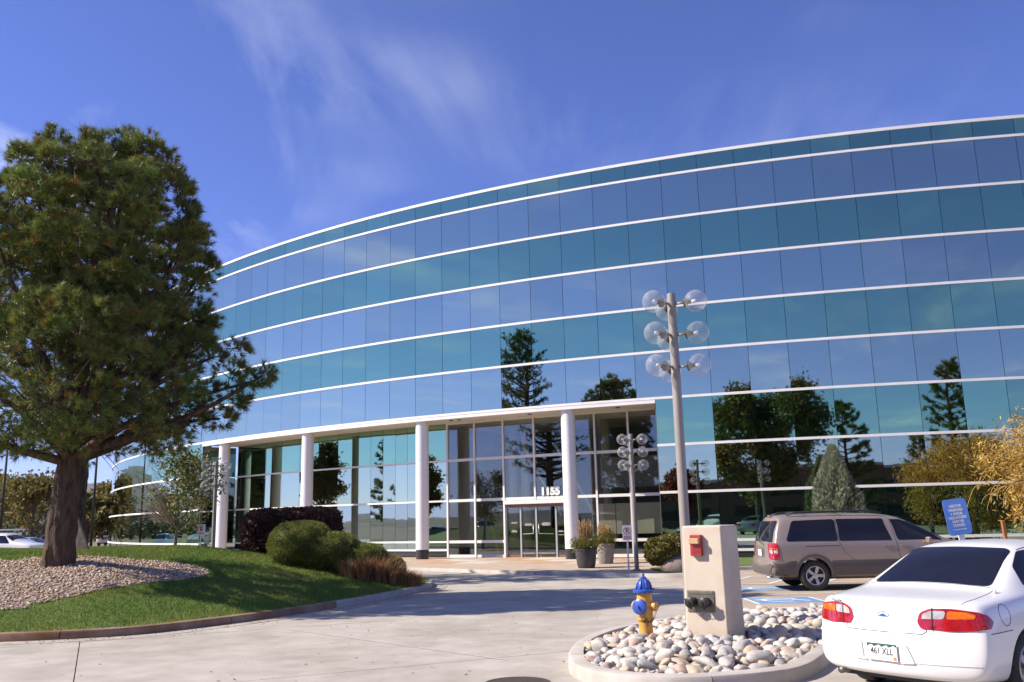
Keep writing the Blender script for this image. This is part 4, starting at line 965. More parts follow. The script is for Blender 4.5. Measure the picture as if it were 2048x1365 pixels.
# ---- fire hydrant
hy_y = pm('hydrant_yellow', (0.72, 0.40, 0.085), 0.45, col2=(0.62, 0.33, 0.07), scale=9, detail=7, bump=0.12, bscale=40, bdist=0.004, col3=(0.33, 0.15, 0.05), scale3=6, f3=0.35)
hy_b = pm('hydrant_blue', (0.035, 0.10, 0.46), 0.35, col2=(0.03, 0.075, 0.36), scale=8, detail=6)
hy_r = pm('hydrant_rust', (0.46, 0.22, 0.06), 0.7, col2=(0.30, 0.12, 0.035), scale=14, detail=6, bump=0.3)
chain_m = pm('chain_rust', (0.22, 0.14, 0.08), 0.6, metal=0.5)
hb = G(1293, 1281, 0.14); hyd = thing('fire_hydrant', 'yellow fire hydrant with blue bonnet and blue cap among the river rocks', 'hydrant', tuple(hb), rz=0.0); hyd.scale = (0.94, 0.94, 0.92)
MB().lathe([(0.10, 0.06), (0.098, 0.28), (0.104, 0.30), (0.112, 0.33), (0.112, 0.55), (0.104, 0.63), (0.10, 0.665)], 32).build('barrel', hy_y, hyd, smooth=True, auto=35)
MB().lathe([(0.0, -0.06), (0.185, -0.06), (0.19, -0.01), (0.185, 0.02), (0.165, 0.035), (0.135, 0.045), (0.105, 0.075), (0.10, 0.09)], 28).build('base_flange', hy_r, hyd, smooth=True, auto=35)
b = MB(); b.lathe([(0.12, 0.28), (0.122, 0.285), (0.122, 0.305), (0.112, 0.315)], 28); b.build('barrel_collar', hy_y, hyd, smooth=True, auto=35)
b = MB(); prof = [(0.10, 0.66), (0.15, 0.665), (0.155, 0.675), (0.155, 0.70), (0.145, 0.71), (0.108, 0.715), (0.105, 0.74), (0.095, 0.79), (0.075, 0.83), (0.05, 0.855), (0.038, 0.86), (0.038, 0.885), (0.0, 0.89)]
b.lathe(prof, 32); bon = b.build('bonnet', hy_b, hyd, smooth=True, auto=40)
b = MB()
for k in range(8):
    t = k * math.pi / 4 + 0.2; b.tube([(math.cos(t) * r, math.sin(t) * r, z) for r, z in ((0.116, 0.715), (0.110, 0.75), (0.094, 0.80), (0.066, 0.84), (0.04, 0.862))], [0.011, 0.012, 0.011, 0.009, 0.006], 6)
b.build('bonnet_ribs', hy_b, bon, smooth=True)
MB().lathe([(0.017, 0.885), (0.019, 0.93), (0.0, 0.932)], 5).build('operating_nut', hy_b, bon)
b = MB()
for k in range(8):
    t = k * math.pi / 4; b.lathe([(0.014, 0.655), (0.014, 0.72), (0, 0.722)], 6, (math.cos(t) * 0.133, math.sin(t) * 0.133, 0))
b.build('flange_bolts', hy_b, bon)
def outlet(az, r, ln, cap_mat, name, z=0.475, nut=True):
    d = Vector((math.cos(az), math.sin(az), 0)); M = d.to_track_quat('Z', 'Y').to_matrix(); b = MB()
    b.lathe([(r * 0.92, 0.06), (r * 0.92, ln), (r * 0.86, ln + 0.01)], 24, (0, 0, z), M); noz = b.build('nozzle', hy_y, hyd, smooth=True, auto=40)
    b = MB(); b.lathe([(r * 1.02, ln), (r * 1.1, ln + 0.008), (r * 1.1, ln + 0.05), (r * 0.9, ln + 0.062), (r * 0.3, ln + 0.066), (r * 0.22, ln + 0.067), (r * 0.2, ln + 0.10), (0, ln + 0.101)], 24, (0, 0, z), M)
    b.build(name, cap_mat, noz, smooth=True, auto=40)
outlet(math.radians(232), 0.098, 0.115, hy_b, 'pumper_cap'); outlet(math.radians(328), 0.062, 0.125, hy_y, 'hose_cap'); outlet(math.radians(140), 0.062, 0.125, hy_y, 'hose_cap')
b = MB()
def links(p, q, sag, n):
    for k in range(n):
        t = (k + 0.5) / n; c = Vector(p).lerp(Vector(q), t); c.z -= sag * 4 * t * (1 - t)
        M = Matrix.Rotation(k * 1.57, 3, 'Z') @ Matrix.Rotation(0.6, 3, 'X'); b.tube([c + M @ Vector((math.cos(u) * 0.010, 0, math.sin(u) * 0.016)) for u in np.linspace(0, 6.28, 8)], 0.0035, 4, caps=False)
pc = Vector((math.cos(math.radians(232)) * 0.17, math.sin(math.radians(232)) * 0.17, 0.40)); hc = Vector((math.cos(math.radians(328)) * 0.18, math.sin(math.radians(328)) * 0.18, 0.43)); mid = Vector((0.0, -0.118, 0.30))
links(pc, mid, 0.07, 13); links(mid, hc, 0.09, 14); links(mid, mid + Vector((0.02, -0.01, -0.14)), 0, 7)
b.build('chain', chain_m, hyd)

# ---- concrete fire connection pillar
pil_m = pm('pillar_concrete', (0.60, 0.52, 0.42), 0.9, col2=(0.54, 0.455, 0.36), scale=2.2, detail=8, bump=0.35, bscale=55, bdist=0.004, col3=(0.46, 0.37, 0.27), scale3=1.1, f3=0.6)
ca = math.radians(34.9); S = 0.585; corner = G(1459, 1292, 0.12)[:2]
fl = np.array([-math.cos(ca), math.sin(ca)]); fr = np.array([math.sin(ca), math.cos(ca)])     # along the left face / right face, away from the near corner
pc2 = corner + (fl + fr) * S / 2; PH_ = DP(1445, 1051, corner[1])[2]
pil = thing('fire_connection_pillar', 'square tan concrete pillar with red alarm box and two black hose caps', 'pillar', (pc2[0], pc2[1], 0.02), rz=-ca)
b = MB(); h = PH_ - 0.02; b.add([(-S/2*s_, -S/2*s_, 0) if False else p for s_ in (1,) for p in ((-S/2, -S/2, 0), (S/2, -S/2, 0), (S/2, S/2, 0), (-S/2, S/2, 0), (-S/2*.95, -S/2*.95, h), (S/2*.95, -S/2*.95, h), (S/2*.95, S/2*.95, h), (-S/2*.95, S/2*.95, h))], [(0, 3, 2, 1), (4, 5, 6, 7), (0, 1, 5, 4), (1, 2, 6, 5), (2, 3, 7, 6), (3, 0, 4, 7)])
b.build('shaft', pil_m, pil, bevel=0.028, seg=3)
red_m = pm('alarm_red', (0.42, 0.045, 0.04), 0.4, col2=(0.33, 0.035, 0.03), scale=6)
lens_m = pm('strobe_lens', (0.62, 0.42, 0.22), 0.2, col2=(0.5, 0.32, 0.16), scale=8)
def facep(px, py):
    """local coordinates on the pillar's left face (y = -S/2 side) from a pixel"""
    d = ray(px, py); n = np.array([-math.sin(ca), -math.cos(ca), 0]); p0 = np.array([corner[0], corner[1], 0.6]); t = ((p0 - CAM) @ n) / (d @ n); w = CAM + d * t
    u = (w[:2] - corner) @ fl; return S / 2 - u, w[2] - 0.02
u, z = facep(1394, 1091); ab = MB().box((u, -S/2 - 0.02, z), (0.155, 0.07, 0.27)).build('alarm_box', red_m, pil, bevel=0.008)
MB().box((u - 0.005, -S/2 - 0.075, z + 0.055), (0.14, 0.06, 0.075)).build('strobe', lens_m, ab, bevel=0.012)
b = MB()
for k in range(4): b.box((u, -S/2 - 0.058, z - 0.03 - 0.022 * k), (0.11, 0.006, 0.008))
b.build('horn_grille', red_m, ab)
plate_m = pm('connection_plate', (0.16, 0.145, 0.11), 0.5, metal=0.6, col2=(0.22, 0.20, 0.16), scale=12)
black_m = pm('black_cap', (0.012, 0.012, 0.013), 0.45, col2=(0.025, 0.025, 0.025), scale=10)
u, z = facep(1402, 1203); cp = MB().box((u, -S/2 + 0.006, z), (0.37, 0.03, 0.27)).build('connection_plate', plate_m, pil, bevel=0.004)
MB().box((u, -S/2 - 0.012, z + 0.108), (0.33, 0.008, 0.035)).build('plate_rib', plate_m, cp, bevel=0.003)
for s in (-1, 1):
    cx = u + s * 0.092; d = Vector((-0.15, -1, -0.05)).normalized(); M = d.to_track_quat('Z', 'Y').to_matrix()
    MB().lathe([(0.055, 0.0), (0.055, 0.075), (0.066, 0.08), (0.066, 0.125), (0.05, 0.135), (0.02, 0.137), (0.018, 0.15), (0, 0.151)], 20, (cx, -S/2 - 0.005, z - 0.005), M).build('hose_connection_cap', black_m, cp, smooth=True, auto=40)
    for k in range(3):
        t = 0.6 + k * 2.09; p0 = Vector((cx, -S/2 - 0.005, z - 0.005)) + d * 0.10; e = M @ Vector((math.cos(t), math.sin(t), 0)) * 0.075; MB().bar(p0 + e * 0.8, p0 + e * 1.15, 0.02).build('cap_lug', black_m, cp)
b = MB(); b.tube([(u - 0.09, -S/2 - 0.13, z - 0.06), (u - 0.05, -S/2 - 0.06, z - 0.14), (u, -S/2 - 0.04, z - 0.19), (u + 0.05, -S/2 - 0.05, z - 0.15), (u + 0.09, -S/2 - 0.12, z - 0.06)], 0.004, 5); b.build('retaining_chain', chain_m, cp)

# ---- globe lamp posts
lamp_m = pm('lamp_grey_paint', (0.32, 0.29, 0.26), 0.45, col2=(0.28, 0.255, 0.23), scale=3)
lampd_m = pm('lamp_dark_fitting', (0.05, 0.045, 0.04), 0.5, col2=(0.08, 0.07, 0.06), scale=8)
def globe_material():
    m = bpy.data.materials.new('clear_globe'); m.use_nodes = True; t = m.node_tree; t.nodes.clear(); out = N(t, 'ShaderNodeOutputMaterial')
    tr = N(t, 'ShaderNodeBsdfTransparent'); tr.inputs[0].default_value = (0.93, 0.94, 0.95, 1); gl = N(t, 'ShaderNodeBsdfGlossy'); gl.inputs['Roughness'].default_value = 0.03
    df = N(t, 'ShaderNodeBsdfDiffuse'); df.inputs[0].default_value = (0.85, 0.83, 0.80, 1)
    lw0 = N(t, 'ShaderNodeLayerWeight'); lw0.inputs[0].default_value = 0.5; pw_ = N(t, 'ShaderNodeMath', operation='POWER'); t.links.new(lw0.outputs['Facing'], pw_.inputs[0]); pw_.inputs[1].default_value = 4.0; fr = N(t, 'ShaderNodeMath', operation='MULTIPLY_ADD'); t.links.new(pw_.outputs[0], fr.inputs[0]); fr.inputs[1].default_value = 0.6; fr.inputs[2].default_value = 0.05; lw = N(t, 'ShaderNodeLayerWeight'); lw.inputs[0].default_value = 0.25
    m1 = N(t, 'ShaderNodeMixShader'); t.links.new(fr.outputs[0], m1.inputs[0]); t.links.new(tr.outputs[0], m1.inputs[1]); t.links.new(gl.outputs[0], m1.inputs[2])
    no = N(t, 'ShaderNodeTexNoise'); no.inputs['Scale'].default_value = 6.0; ad = N(t, 'ShaderNodeMath', operation='MULTIPLY_ADD'); t.links.new(lw.outputs['Facing'], ad.inputs[0]); ad.inputs[1].default_value = 0.45; ad.inputs[2].default_value = 0.16
    a2 = N(t, 'ShaderNodeMath', operation='MULTIPLY'); t.links.new(ad.outputs[0], a2.inputs[0]); t.links.new(no.outputs['Fac'], a2.inputs[1])
    m2 = N(t, 'ShaderNodeMixShader'); t.links.new(a2.outputs[0], m2.inputs[0]); t.links.new(m1.outputs[0], m2.inputs[1]); t.links.new(df.outputs[0], m2.inputs[2]); t.links.new(m2.outputs[0], out.inputs[0]); return m
globe_mat = globe_material()
sph, sphf = ico(4); globe_me = mesh_np(sph * 0.172, sphf); globe_me.shade_smooth(); globe_me.materials.append(globe_mat)
def lamp_post(label, base, ztop, zr, rot=0.0, r=0.068):
    L = thing('lamp_post', label, 'street lamp', tuple(base), rz=rot, group=None); h = ztop - base[2]
    MB().lathe([(r * 1.12, -0.05), (r * 1.08, 0.4 * h), (r, h - 0.03), (r * 0.96, h), (0, h + 0.002)], 24).build('pole', lamp_m, L, smooth=True, auto=40)
    MB().lathe([(r * 1.9, 0.0), (r * 1.9, 0.03), (r * 1.2, 0.05), (r * 1.12, 0.055)], 24).build('base_plate', lamp_m, L, smooth=True, auto=40)
    for z in zr:
        for t in (math.radians(90), math.radians(212), math.radians(-32)):
            d = Vector((math.cos(t), math.sin(t), 0)); zz = z - base[2]
            a = MB().tube([d * r * 0.9 + Vector((0, 0, zz)), d * 0.215 + Vector((0, 0, zz))], 0.022, 8).build('arm', lamp_m, L, smooth=True)
            M = d.to_track_quat('Z', 'Y').to_matrix()
            MB().lathe([(0.03, 0.195), (0.075, 0.205), (0.08, 0.225), (0.06, 0.24), (0.035, 0.25), (0.03, 0.31), (0, 0.315)], 18, (0, 0, zz), M).build('socket', lampd_m, a, smooth=True)
            g = bpy.data.objects.new('globe', globe_me); COL.objects.link(g); g.parent = a; g.location = d * 0.385 + Vector((0, 0, zz))
            MB().lathe([(0, 0.31), (0.022, 0.32), (0.032, 0.355), (0.028, 0.385), (0, 0.405)], 10, (0, 0, zz), M).build('bulb', pm('frosted_bulb', (0.8, 0.8, 0.78), 0.4), a, smooth=True)
    return L
YL = 13.55
lb = DP(1366, 1110, YL); lt = DP(1349, 588, YL)
lamp_post('tall grey lamp post with nine clear globes behind the concrete pillar', ((lb[0] + lt[0]) / 2, YL, HR(2.5, YL)), lt[2], [DP(1350, y, YL)[2] for y in (609, 671, 735)], 0.05)
p2 = G(1277, 1139, 0.135); zt = DP(1271, 868, p2[1])[2]; lamp_post('grey globe lamp post standing on the plaza beside the entrance', (p2[0] - 0.05, p2[1], 0.105), zt, [DP(1271, y, p2[1])[2] for y in (880, 905, 931)], 0.1, r=0.062)
Y3 = 31.4; p3 = DP(428, 1080, Y3); zt = DP(433, 924, Y3)[2]; lamp_post('grey globe lamp post beside the small half-bare maple', (p3[0] - 0.02, Y3, float(HM(p3[0], Y3)) if poly_dist([(p3[0], Y3)], ISL)[1][0] else 0.0), zt, [DP(433, y, Y3)[2] for y in (932, 952, 972)], 0.3, r=0.062)
for k, (px, py, dst) in enumerate(((0, 0, 0),)): pass

# ---- signs
sign_w = pm('sign_white', (0.80, 0.80, 0.78), 0.5, col2=(0.74, 0.74, 0.72), scale=4)
sign_k = pm('sign_black', (0.03, 0.03, 0.03), 0.6); sign_r = pm('sign_red', (0.45, 0.05, 0.04), 0.5)
sign_b = pm('sign_blue', (0.15, 0.33, 0.80), 0.45, col2=(0.13, 0.29, 0.72), scale=2)
post_w = pm('post_white', (0.78, 0.77, 0.74), 0.5, col2=(0.70, 0.69, 0.66), scale=5)
def no_parking_sign(label, base, top, w, h, rz):
    s = thing('parking_sign', label, 'sign', tuple(base), rz=rz); ht = top - base[2]
    MB().box((0, 0.02, (ht - 0.02) / 2), (0.05, 0.03, ht - 0.02)).build('post', post_w, s)
    pn = MB(); pn.v = []; R_ = rounded([(-w/2, -h/2), (w/2, -h/2), (w/2, h/2), (-w/2, h/2)], 0.12); n = len(R_)
    pn.add([(x, 0.0, z) for x, z in R_] + [(x, -0.008, z) for x, z in R_], [tuple(range(n)), tuple(range(2*n - 1, n - 1, -1))] + [(i, (i+1) % n, n + (i+1) % n, n + i) for i in range(n)])
    pan = pn.build('panel', sign_w, s); pan.location = (0, 0, ht - h/2)
    M = frame_M((0, -0.0095, h * 0.14), (1, 0, 0), (0, 0, 1)); text_mesh('P', h * 0.42, sign_k, 'letter', pan, M, bold=0.004, ext=0.001)
    b = MB(); k = 28; R0, R1 = h * 0.26, h * 0.225
    b.add([(math.cos(2*math.pi*i/k)*r, -0.0115, h*0.14 + math.sin(2*math.pi*i/k)*r) for r in (R0, R1) for i in range(k)], [(i, (i+1) % k, k + (i+1) % k, k + i) for i in range(k)])
    e = R1 * 0.72; b.add([(-e - .008, -0.0118, h*.14 + e - .008), (e - .008, -0.0118, h*.14 - e - .008), (e + .008, -0.0118, h*.14 - e + .008), (-e + .008, -0.0118, h*.14 + e + .008)], [(0, 1, 2, 3)])
    b.build('prohibition_ring', sign_r, pan)
    b = MB()
    for i in range(3): b.add([(-w*.36, -0.0095, -h*.24 - i*h*.085), (w*.36, -0.0095, -h*.24 - i*h*.085), (w*.36, -0.0095, -h*.20 - i*h*.085), (-w*.36, -0.0095, -h*.20 - i*h*.085)], [(0, 1, 2, 3)])
    b.build('small_print', sign_r, pan)
    return s
ps = G(1258, 1144, 0.105); no_parking_sign('white no-parking sign on a post beside the plaza lamp', (ps[0], ps[1], 0.10), DP(1258, 1051, ps[1])[2], 0.30, 0.46, 0.0)
Y4 = 35.0; p4 = DP(401, 1080, Y4); no_parking_sign('white no-parking sign beside the half-bare maple', (p4[0], Y4, 0.0), DP(401, 1049, Y4)[2], 0.32, 0.42, 0.35)
# blue visitor parking sign, leaning
YB = 14.4; pb = DP(1906, 1075, YB); c0 = DP(1896, 1035, YB)
bs = thing('visitor_parking_sign', 'leaning blue visitor parking sign with white lettering in front of the white sedan', 'sign', (pb[0] + 0.30, YB, 0.0), 0.0); bs.rotation_euler = (0, math.radians(-6.5), 0)
hb_ = (c0[2]) / math.cos(math.radians(8)); sw, sh = 0.375, 0.56
MB().box((-0.005, 0.02, (hb_ + 0.1) / 2), (0.085, 0.035, hb_ + 0.1)).build('post', post_w, bs)
pn = MB(); R_ = rounded([(-sw/2, -sh/2), (sw/2, -sh/2), (sw/2, sh/2), (-sw/2, sh/2)], 0.16); n = len(R_)
pn.add([(x, 0.0, z) for x, z in R_] + [(x, -0.008, z) for x, z in R_], [tuple(range(n)), tuple(range(2*n - 1, n - 1, -1))] + [(i, (i+1) % n, n + (i+1) % n, n + i) for i in range(n)])
pan = pn.build('panel', sign_b, bs); pan.location = (-0.012, 0, hb_)
for k, (t, z) in enumerate((('VISITOR', 0.165), ('PARKING', 0.105), ('1 HOUR', 0.045), ('VIOLATORS', -0.015), ('MAY BE', -0.075), ('TOWED', -0.135))):
    text_mesh(t, 0.058, sign_w, 'lettering', pan, frame_M((0, -0.0095, z), (1, 0, 0), (0, 0, 1)), bold=0.0032, ext=0.0008, xs=0.92)
b = MB(); z = -0.195; b.add([(-0.11, -0.0095, z - .006), (0.08, -0.0095, z - .006), (0.08, -0.0095, z + .006), (-0.11, -0.0095, z + .006)], [(0, 1, 2, 3)]); b.add([(0.075, -0.0095, z - .02), (0.115, -0.0095, z), (0.075, -0.0095, z + .02)], [(0, 1, 2)]); b.build('arrow', sign_w, pan)
# rusty marker stake
p = DP(2002, 1085, 15.6); t_ = DP(1997, 1041, 15.6); st = MB(); st.box((0, 0, t_[2] / 2), (0.055, 0.055, t_[2])); o = st.build('marker_stake', pm('rusty_orange', (0.42, 0.16, 0.05), 0.8, col2=(0.28, 0.10, 0.035), scale=6), bevel=0.008); o.location = (p[0] + 0.15, 15.6, 0.0); o.rotation_euler = (0, -0.05, 0)
tag(o, 'rusty orange stake standing beyond the white sedan', 'stake')

# ---- plaza planters
pot_m = pm('charcoal_pot', (0.045, 0.045, 0.052), 0.5, col2=(0.065, 0.062, 0.066), scale=5, bump=0.1, bscale=60)
pot2_m = pm('weathered_stone_pot', (0.30, 0.28, 0.25), 0.85, col2=(0.18, 0.17, 0.15), scale=14, detail=6, bump=0.4, bscale=30)
potsoil = pm('potting_soil', (0.04, 0.03, 0.02), 0.95)
OLIVE = [(0.19, 0.19, 0.04), (0.24, 0.21, 0.05), (0.13, 0.15, 0.035)]; STRAW = [(0.62, 0.44, 0.20), (0.68, 0.52, 0.28), (0.52, 0.36, 0.16)]
def planter(label, base, r, h, mat, seed, plume_h, small=False):
    t = thing('planter', label, 'planter', tuple(base)); rng = np.random.default_rng(seed)
    MB().lathe([(r * 0.72, 0.0), (r * 0.74, 0.01), (r * 0.84, h * 0.25), (r * 0.93, h * 0.7), (r * 0.95, h * 0.88), (r * 1.0, h * 0.89), (r * 1.0, h), (r * 0.92, h), (r * 0.90, h * 0.86), (0, h * 0.86)], 36).build('pot', mat, t, smooth=True, auto=40)
    MB().lathe([(r * 0.905, h * 0.87), (r * 0.5, h * 0.90), (0, h * 0.91)], 24).build('soil', potsoil, t, smooth=True)
    n = 520; az = rng.uniform(0, 6.28, n); q = r * 0.8 * np.sqrt(rng.uniform(0, 1, n)); P = np.stack([np.cos(az) * q, np.sin(az) * q, np.full(n, h * 0.88)], 1)
    D = np.stack([np.cos(az) * q / r * 0.9, np.sin(az) * q / r * 0.9, np.full(n, 1.0)], 1) + rng.normal(0, 0.18, (n, 3)); L = 0.56 * rng.uniform(0.5, 1.15, n)[:, None]; tip = P + unit(D) * L
    sd = unit(np.cross(unit(D), rng.normal(size=(n, 3)))) * 0.009; V = np.stack([P - sd, P + sd, tip], 1).reshape(-1, 3); tn = np.array(OLIVE)[rng.integers(0, 3, n)] * rng.uniform(0.7, 1.3, (n, 1))
    bushP = rng.normal(0, 1, (900, 3)) * [r * 0.52, r * 0.52, 0.12] + [0, 0, h + 0.13]; V2 = leaves(bushP, 0.045, np.array(OLIVE)[rng.integers(0, 3, 900)] * rng.uniform(0.6, 1.2, (900, 1)), rng)
    V, F, C = merge([(V, np.arange(3 * n).reshape(-1, 3), np.repeat(tn, 3, 0)), V2]); link('foliage', mesh_np(V, F, C), t, leaf_m)
    m = 80; az = rng.uniform(0, 6.28, m); q = 0.15 * np.sqrt(rng.uniform(0, 1, m)); parts = []
    top = plume_h - base[2]; 
    for k in range(m):
        b0 = np.array([math.cos(az[k]) * q[k], math.sin(az[k]) * q[k], h]); e = b0 * [2.0, 2.0, 1]; zt = top * rng.uniform(0.84, 1.03); e[2] = zt
        s = np.linspace(0.55, 1, 14); Pm = b0 + (e - b0) * s[:, None]; v, f, c = needles(Pm, np.tile(e - b0, (14, 1)), 5, 0.075, 0.012, 0.25, np.array(STRAW)[rng.integers(0, 3, 14)], rng); parts.append((v, f, c))
        sd = np.array([0.004, 0, 0]); parts.append((np.array([b0 - sd, b0 + sd, e]), np.array([[0, 1, 2]]), np.array([STRAW[0]] * 3)))
    V, F, C = merge(parts); link('seed_plumes', mesh_np(V, F, C), t, leaf_m); return t
b1 = G(1173, 1136, 0.106); planter('large charcoal pot of feather grass beside the entrance column', (b1[0], b1[1], 0.106), 0.38, DP(1173, 1097, b1[1])[2] - 0.106, pot_m, 71, DP(1175, 1043, b1[1])[2])
b2 = np.array([3.25, 33.6, 0.106]); planter('weathered pale pot of feather grass behind the charcoal pot', tuple(b2), 0.34, 0.72, pot2_m, 72, DP(1203, 1050, b2[1])[2])
# shrub and boulder on the grass by the plaza
leaf_shell('rounded_shrub', 'round yellow-green shrub on the grass beside the plaza lamp', 'shrub', [blob(1328, 1101, 28.0, 0.56, 0.55, 0.40, 0.9), blob(1348, 1093, 28.3, 0.45, 0.5, 0.36, 0.9), blob(1318, 1112, 27.9, 0.35, 0.4, 0.28, 0.9)], 9000, 0.045, [(0.20, 0.16, 0.03), (0.13, 0.13, 0.03), (0.10, 0.115, 0.025), (0.24, 0.18, 0.04)], 41, (0.13, 0.12, 0.03), fine=False, rough_out=0.14)
me = mesh_np(sv * [0.55, 0.4, 0.42] * (1 + 0.08 * np.sin(sv @ np.array([3, 5, 2.0])))[:, None], sf); me.shade_smooth(); o = link('boulder', me, None, pm('boulder_stone', (0.30, 0.24, 0.20), 0.9, col2=(0.22, 0.17, 0.14), scale=4, bump=0.5)); o.location = (DP(1358, 1120, 27.6)[0], 27.75, 0.22); tag(o, 'brown boulder under the round shrub by the plaza', 'boulder')
for k, (px, py, Y, lab) in enumerate(()): pass

# upright juniper in front of the mirror wall
def juniper(name, label, base, H, r, seed, tones, n=6500):
    rng = np.random.default_rng(seed); t = thing(name, label, 'tree', tuple(base)); hh = rng.uniform(0.02, 1, n) ** 0.9; az = rng.uniform(0, 6.28, n)
    rr = r * np.interp(hh, [0, 0.12, 0.35, 0.7, 0.9, 1], [0.72, 1.0, 0.92, 0.52, 0.22, 0.04]) * (1 + 0.16 * np.sin(3 * az + 7 * hh) + 0.10 * np.sin(7 * az - 11 * hh)) * rng.uniform(0.72, 1.05, n)
    P = np.stack([np.cos(az) * rr, np.sin(az) * rr, hh * H], 1); D = np.stack([np.cos(az) * 0.45, np.sin(az) * 0.45, np.full(n, 1.0)], 1); tn = np.array(tones)[rng.integers(0, len(tones), n)] * rng.uniform(0.6, 1.3, (n, 1))
    V, F, C = needles(P, D, 12, 0.17, 0.020, 0.45, tn, rng); cz = np.linspace(0, 1, 12); core = MB().lathe([(r * 0.72 * np.interp(z, [0, 0.12, 0.35, 0.7, 0.9, 1], [0.72, 1.0, 0.92, 0.52, 0.22, 0.02]), z * H * 0.96) for z in cz], 14); Vc = np.array(core.v); Fc = np.array([f[:3] for f in core.f if len(f) == 4] + [(f[0], f[2], f[3]) for f in core.f if len(f) == 4])
    V, F, C = merge([(V, F, C), (Vc, Fc, np.tile((0.20, 0.23, 0.14), (len(Vc), 1)))]); link('crown', mesh_np(V, F, C), t, leaf_m)
    MB().tube([(0, 0, -0.1), (0, 0, 0.5)], [0.09, 0.07], 8).build('trunk', bark_grey, t, smooth=True); return t
jb = DP(1678, 1050, 31.2); juniper('upright_juniper', 'pointed silvery-green juniper against the mirror wall behind the minivan', (jb[0], 31.2, 0.13), DP(1672, 892, 31.2)[2] - 0.13, 0.98, 81, [(0.34, 0.38, 0.26), (0.27, 0.31, 0.19), (0.42, 0.45, 0.33), (0.18, 0.22, 0.12)])
# corkscrew willow at the right
wb = np.array([17.1, 26.6, 0.14]); wt_ = broadleaf('corkscrew_willow', 'golden corkscrew willow with curling twigs beside the mirror wall', tuple(wb), 4.35, 2.75, 91, [(0.52, 0.33, 0.07), (0.44, 0.27, 0.06), (0.58, 0.40, 0.11), (0.34, 0.25, 0.07)], 24000, 0.09, 0.11, 0.22, droop=0.05, levels=4, asp=0.24, bark=pm('willow_bark', (0.34, 0.22, 0.10), 0.85, col2=(0.25, 0.16, 0.08), scale=8), twigr=0.010)
rng = np.random.default_rng(92); b = MB()
for k in range(420):
    az = rng.uniform(0, 6.28); el = rng.uniform(-0.3, 1.3); p = np.array([math.cos(az) * math.cos(el), math.sin(az) * math.cos(el), math.sin(el) * 0.75]) * rng.uniform(1.5, 2.75) + [0, 0, 2.55]; d = unit(p - np.array([0, 0, 2.0])); L = rng.uniform(0.6, 1.3); cr_ = rng.uniform(0.06, 0.16); path = []; a0 = rng.uniform(0, 6.28); s1 = unit(np.cross(d, [0.3, 0.1, 1])); s2 = np.cross(d, s1)
    for t in np.linspace(0, 1, 11): path.append(p + d * L * (t - 0.3 * t * t) + (s1 * math.cos(a0 + 7 * t) + s2 * math.sin(a0 + 7 * t)) * cr_ * t + np.array([0, 0, -0.55 * L * t * t]))
    b.tube(path, list(np.linspace(0.011, 0.006, 11)), 4, caps=False)
b.build('curling_twigs', pm('willow_twig', (0.52, 0.33, 0.10), 0.7, col2=(0.42, 0.26, 0.08), scale=6), wt_)['kind'] = 'stuff'

# ---- painted markings in the lot
paint_w = world_mat(pm('paint_white0', (0.74, 0.73, 0.70), 0.8, col2=(0.55, 0.50, 0.43), scale=5, detail=7, lo=0.5, hi=0.75), 'paint_white')
paint_b = world_mat(pm('paint_blue0', (0.12, 0.27, 0.50), 0.8, col2=(0.26, 0.36, 0.48), scale=5, detail=7, lo=0.5, hi=0.75), 'paint_blue')
def sheet(poly, z, name, mat, label, parent=None):
    b = MB(); b.add([(x, y, z) for x, y in poly], [tuple(range(len(poly)))]); o = b.build(name, mat, parent)
    if label: tag(o, label, kind='structure')
    return o
def rect(x0, y0, x1, y1): return [(x0, y0), (x1, y0), (x1, y1), (x0, y1)]
for y in (17.35, 20.15, 23.3, 26.0): sheet(rect(4.6, y - 0.05, 12.6, y + 0.05), 0.0225, 'bay_line', paint_w, 'white painted line between parking bays')
for k in range(5): sheet([(4.9 + k * 1.4, 23.35), (5.02 + k * 1.4, 23.35), (6.6 + k * 1.4, 25.95), (6.48 + k * 1.4, 25.95)], 0.0225, 'bay_hatching', paint_w, 'white diagonal hatching between parking bays')
def access_mark(x0, y0, w, h):
    sheet(rect(x0 - 0.07, y0 - 0.07, x0 + w + 0.07, y0 + h + 0.07), 0.0225, 'accessible_bay_border', paint_w, 'white border of a blue accessible-bay marking')
    q = sheet(rect(x0, y0, x0 + w, y0 + h), 0.0265, 'accessible_bay_mark', paint_b, 'blue accessible-bay square with white wheelchair symbol')
    b = MB(); cx, cy = x0 + w * 0.5, y0 + h * 0.52; k = 20; b.add([(cx - .08 + math.cos(t) * r, cy + math.sin(t) * r, 0.0305) for r in (0.40, 0.30) for t in np.linspace(0.3, 5.2, k)], [(i, i + 1, k + i + 1, k + i) for i in range(k - 1)])
    b.add([(cx - .38, cy + .02, .0308), (cx + .12, cy + .02, .0308), (cx + .12, cy + .12, .0308), (cx - .38, cy + .12, .0308)], [(0, 1, 2, 3)]); b.add([(cx + .12, cy + .06, .0306), (cx + .40, cy - .32, .0306), (cx + .48, cy - .26, .0306), (cx + .20, cy + .12, .0306)], [(0, 1, 2, 3)])
    b.add([(cx - .50 + math.cos(t) * .085, cy + .07 + math.sin(t) * .085, .0306) for t in np.linspace(0, 6.0, 12)], [tuple(range(12))]); b.build('wheelchair_symbol', paint_w, q)
access_mark(4.75, 18.2, 1.3, 1.15); access_mark(5.25, 21.25, 1.3, 1.15)

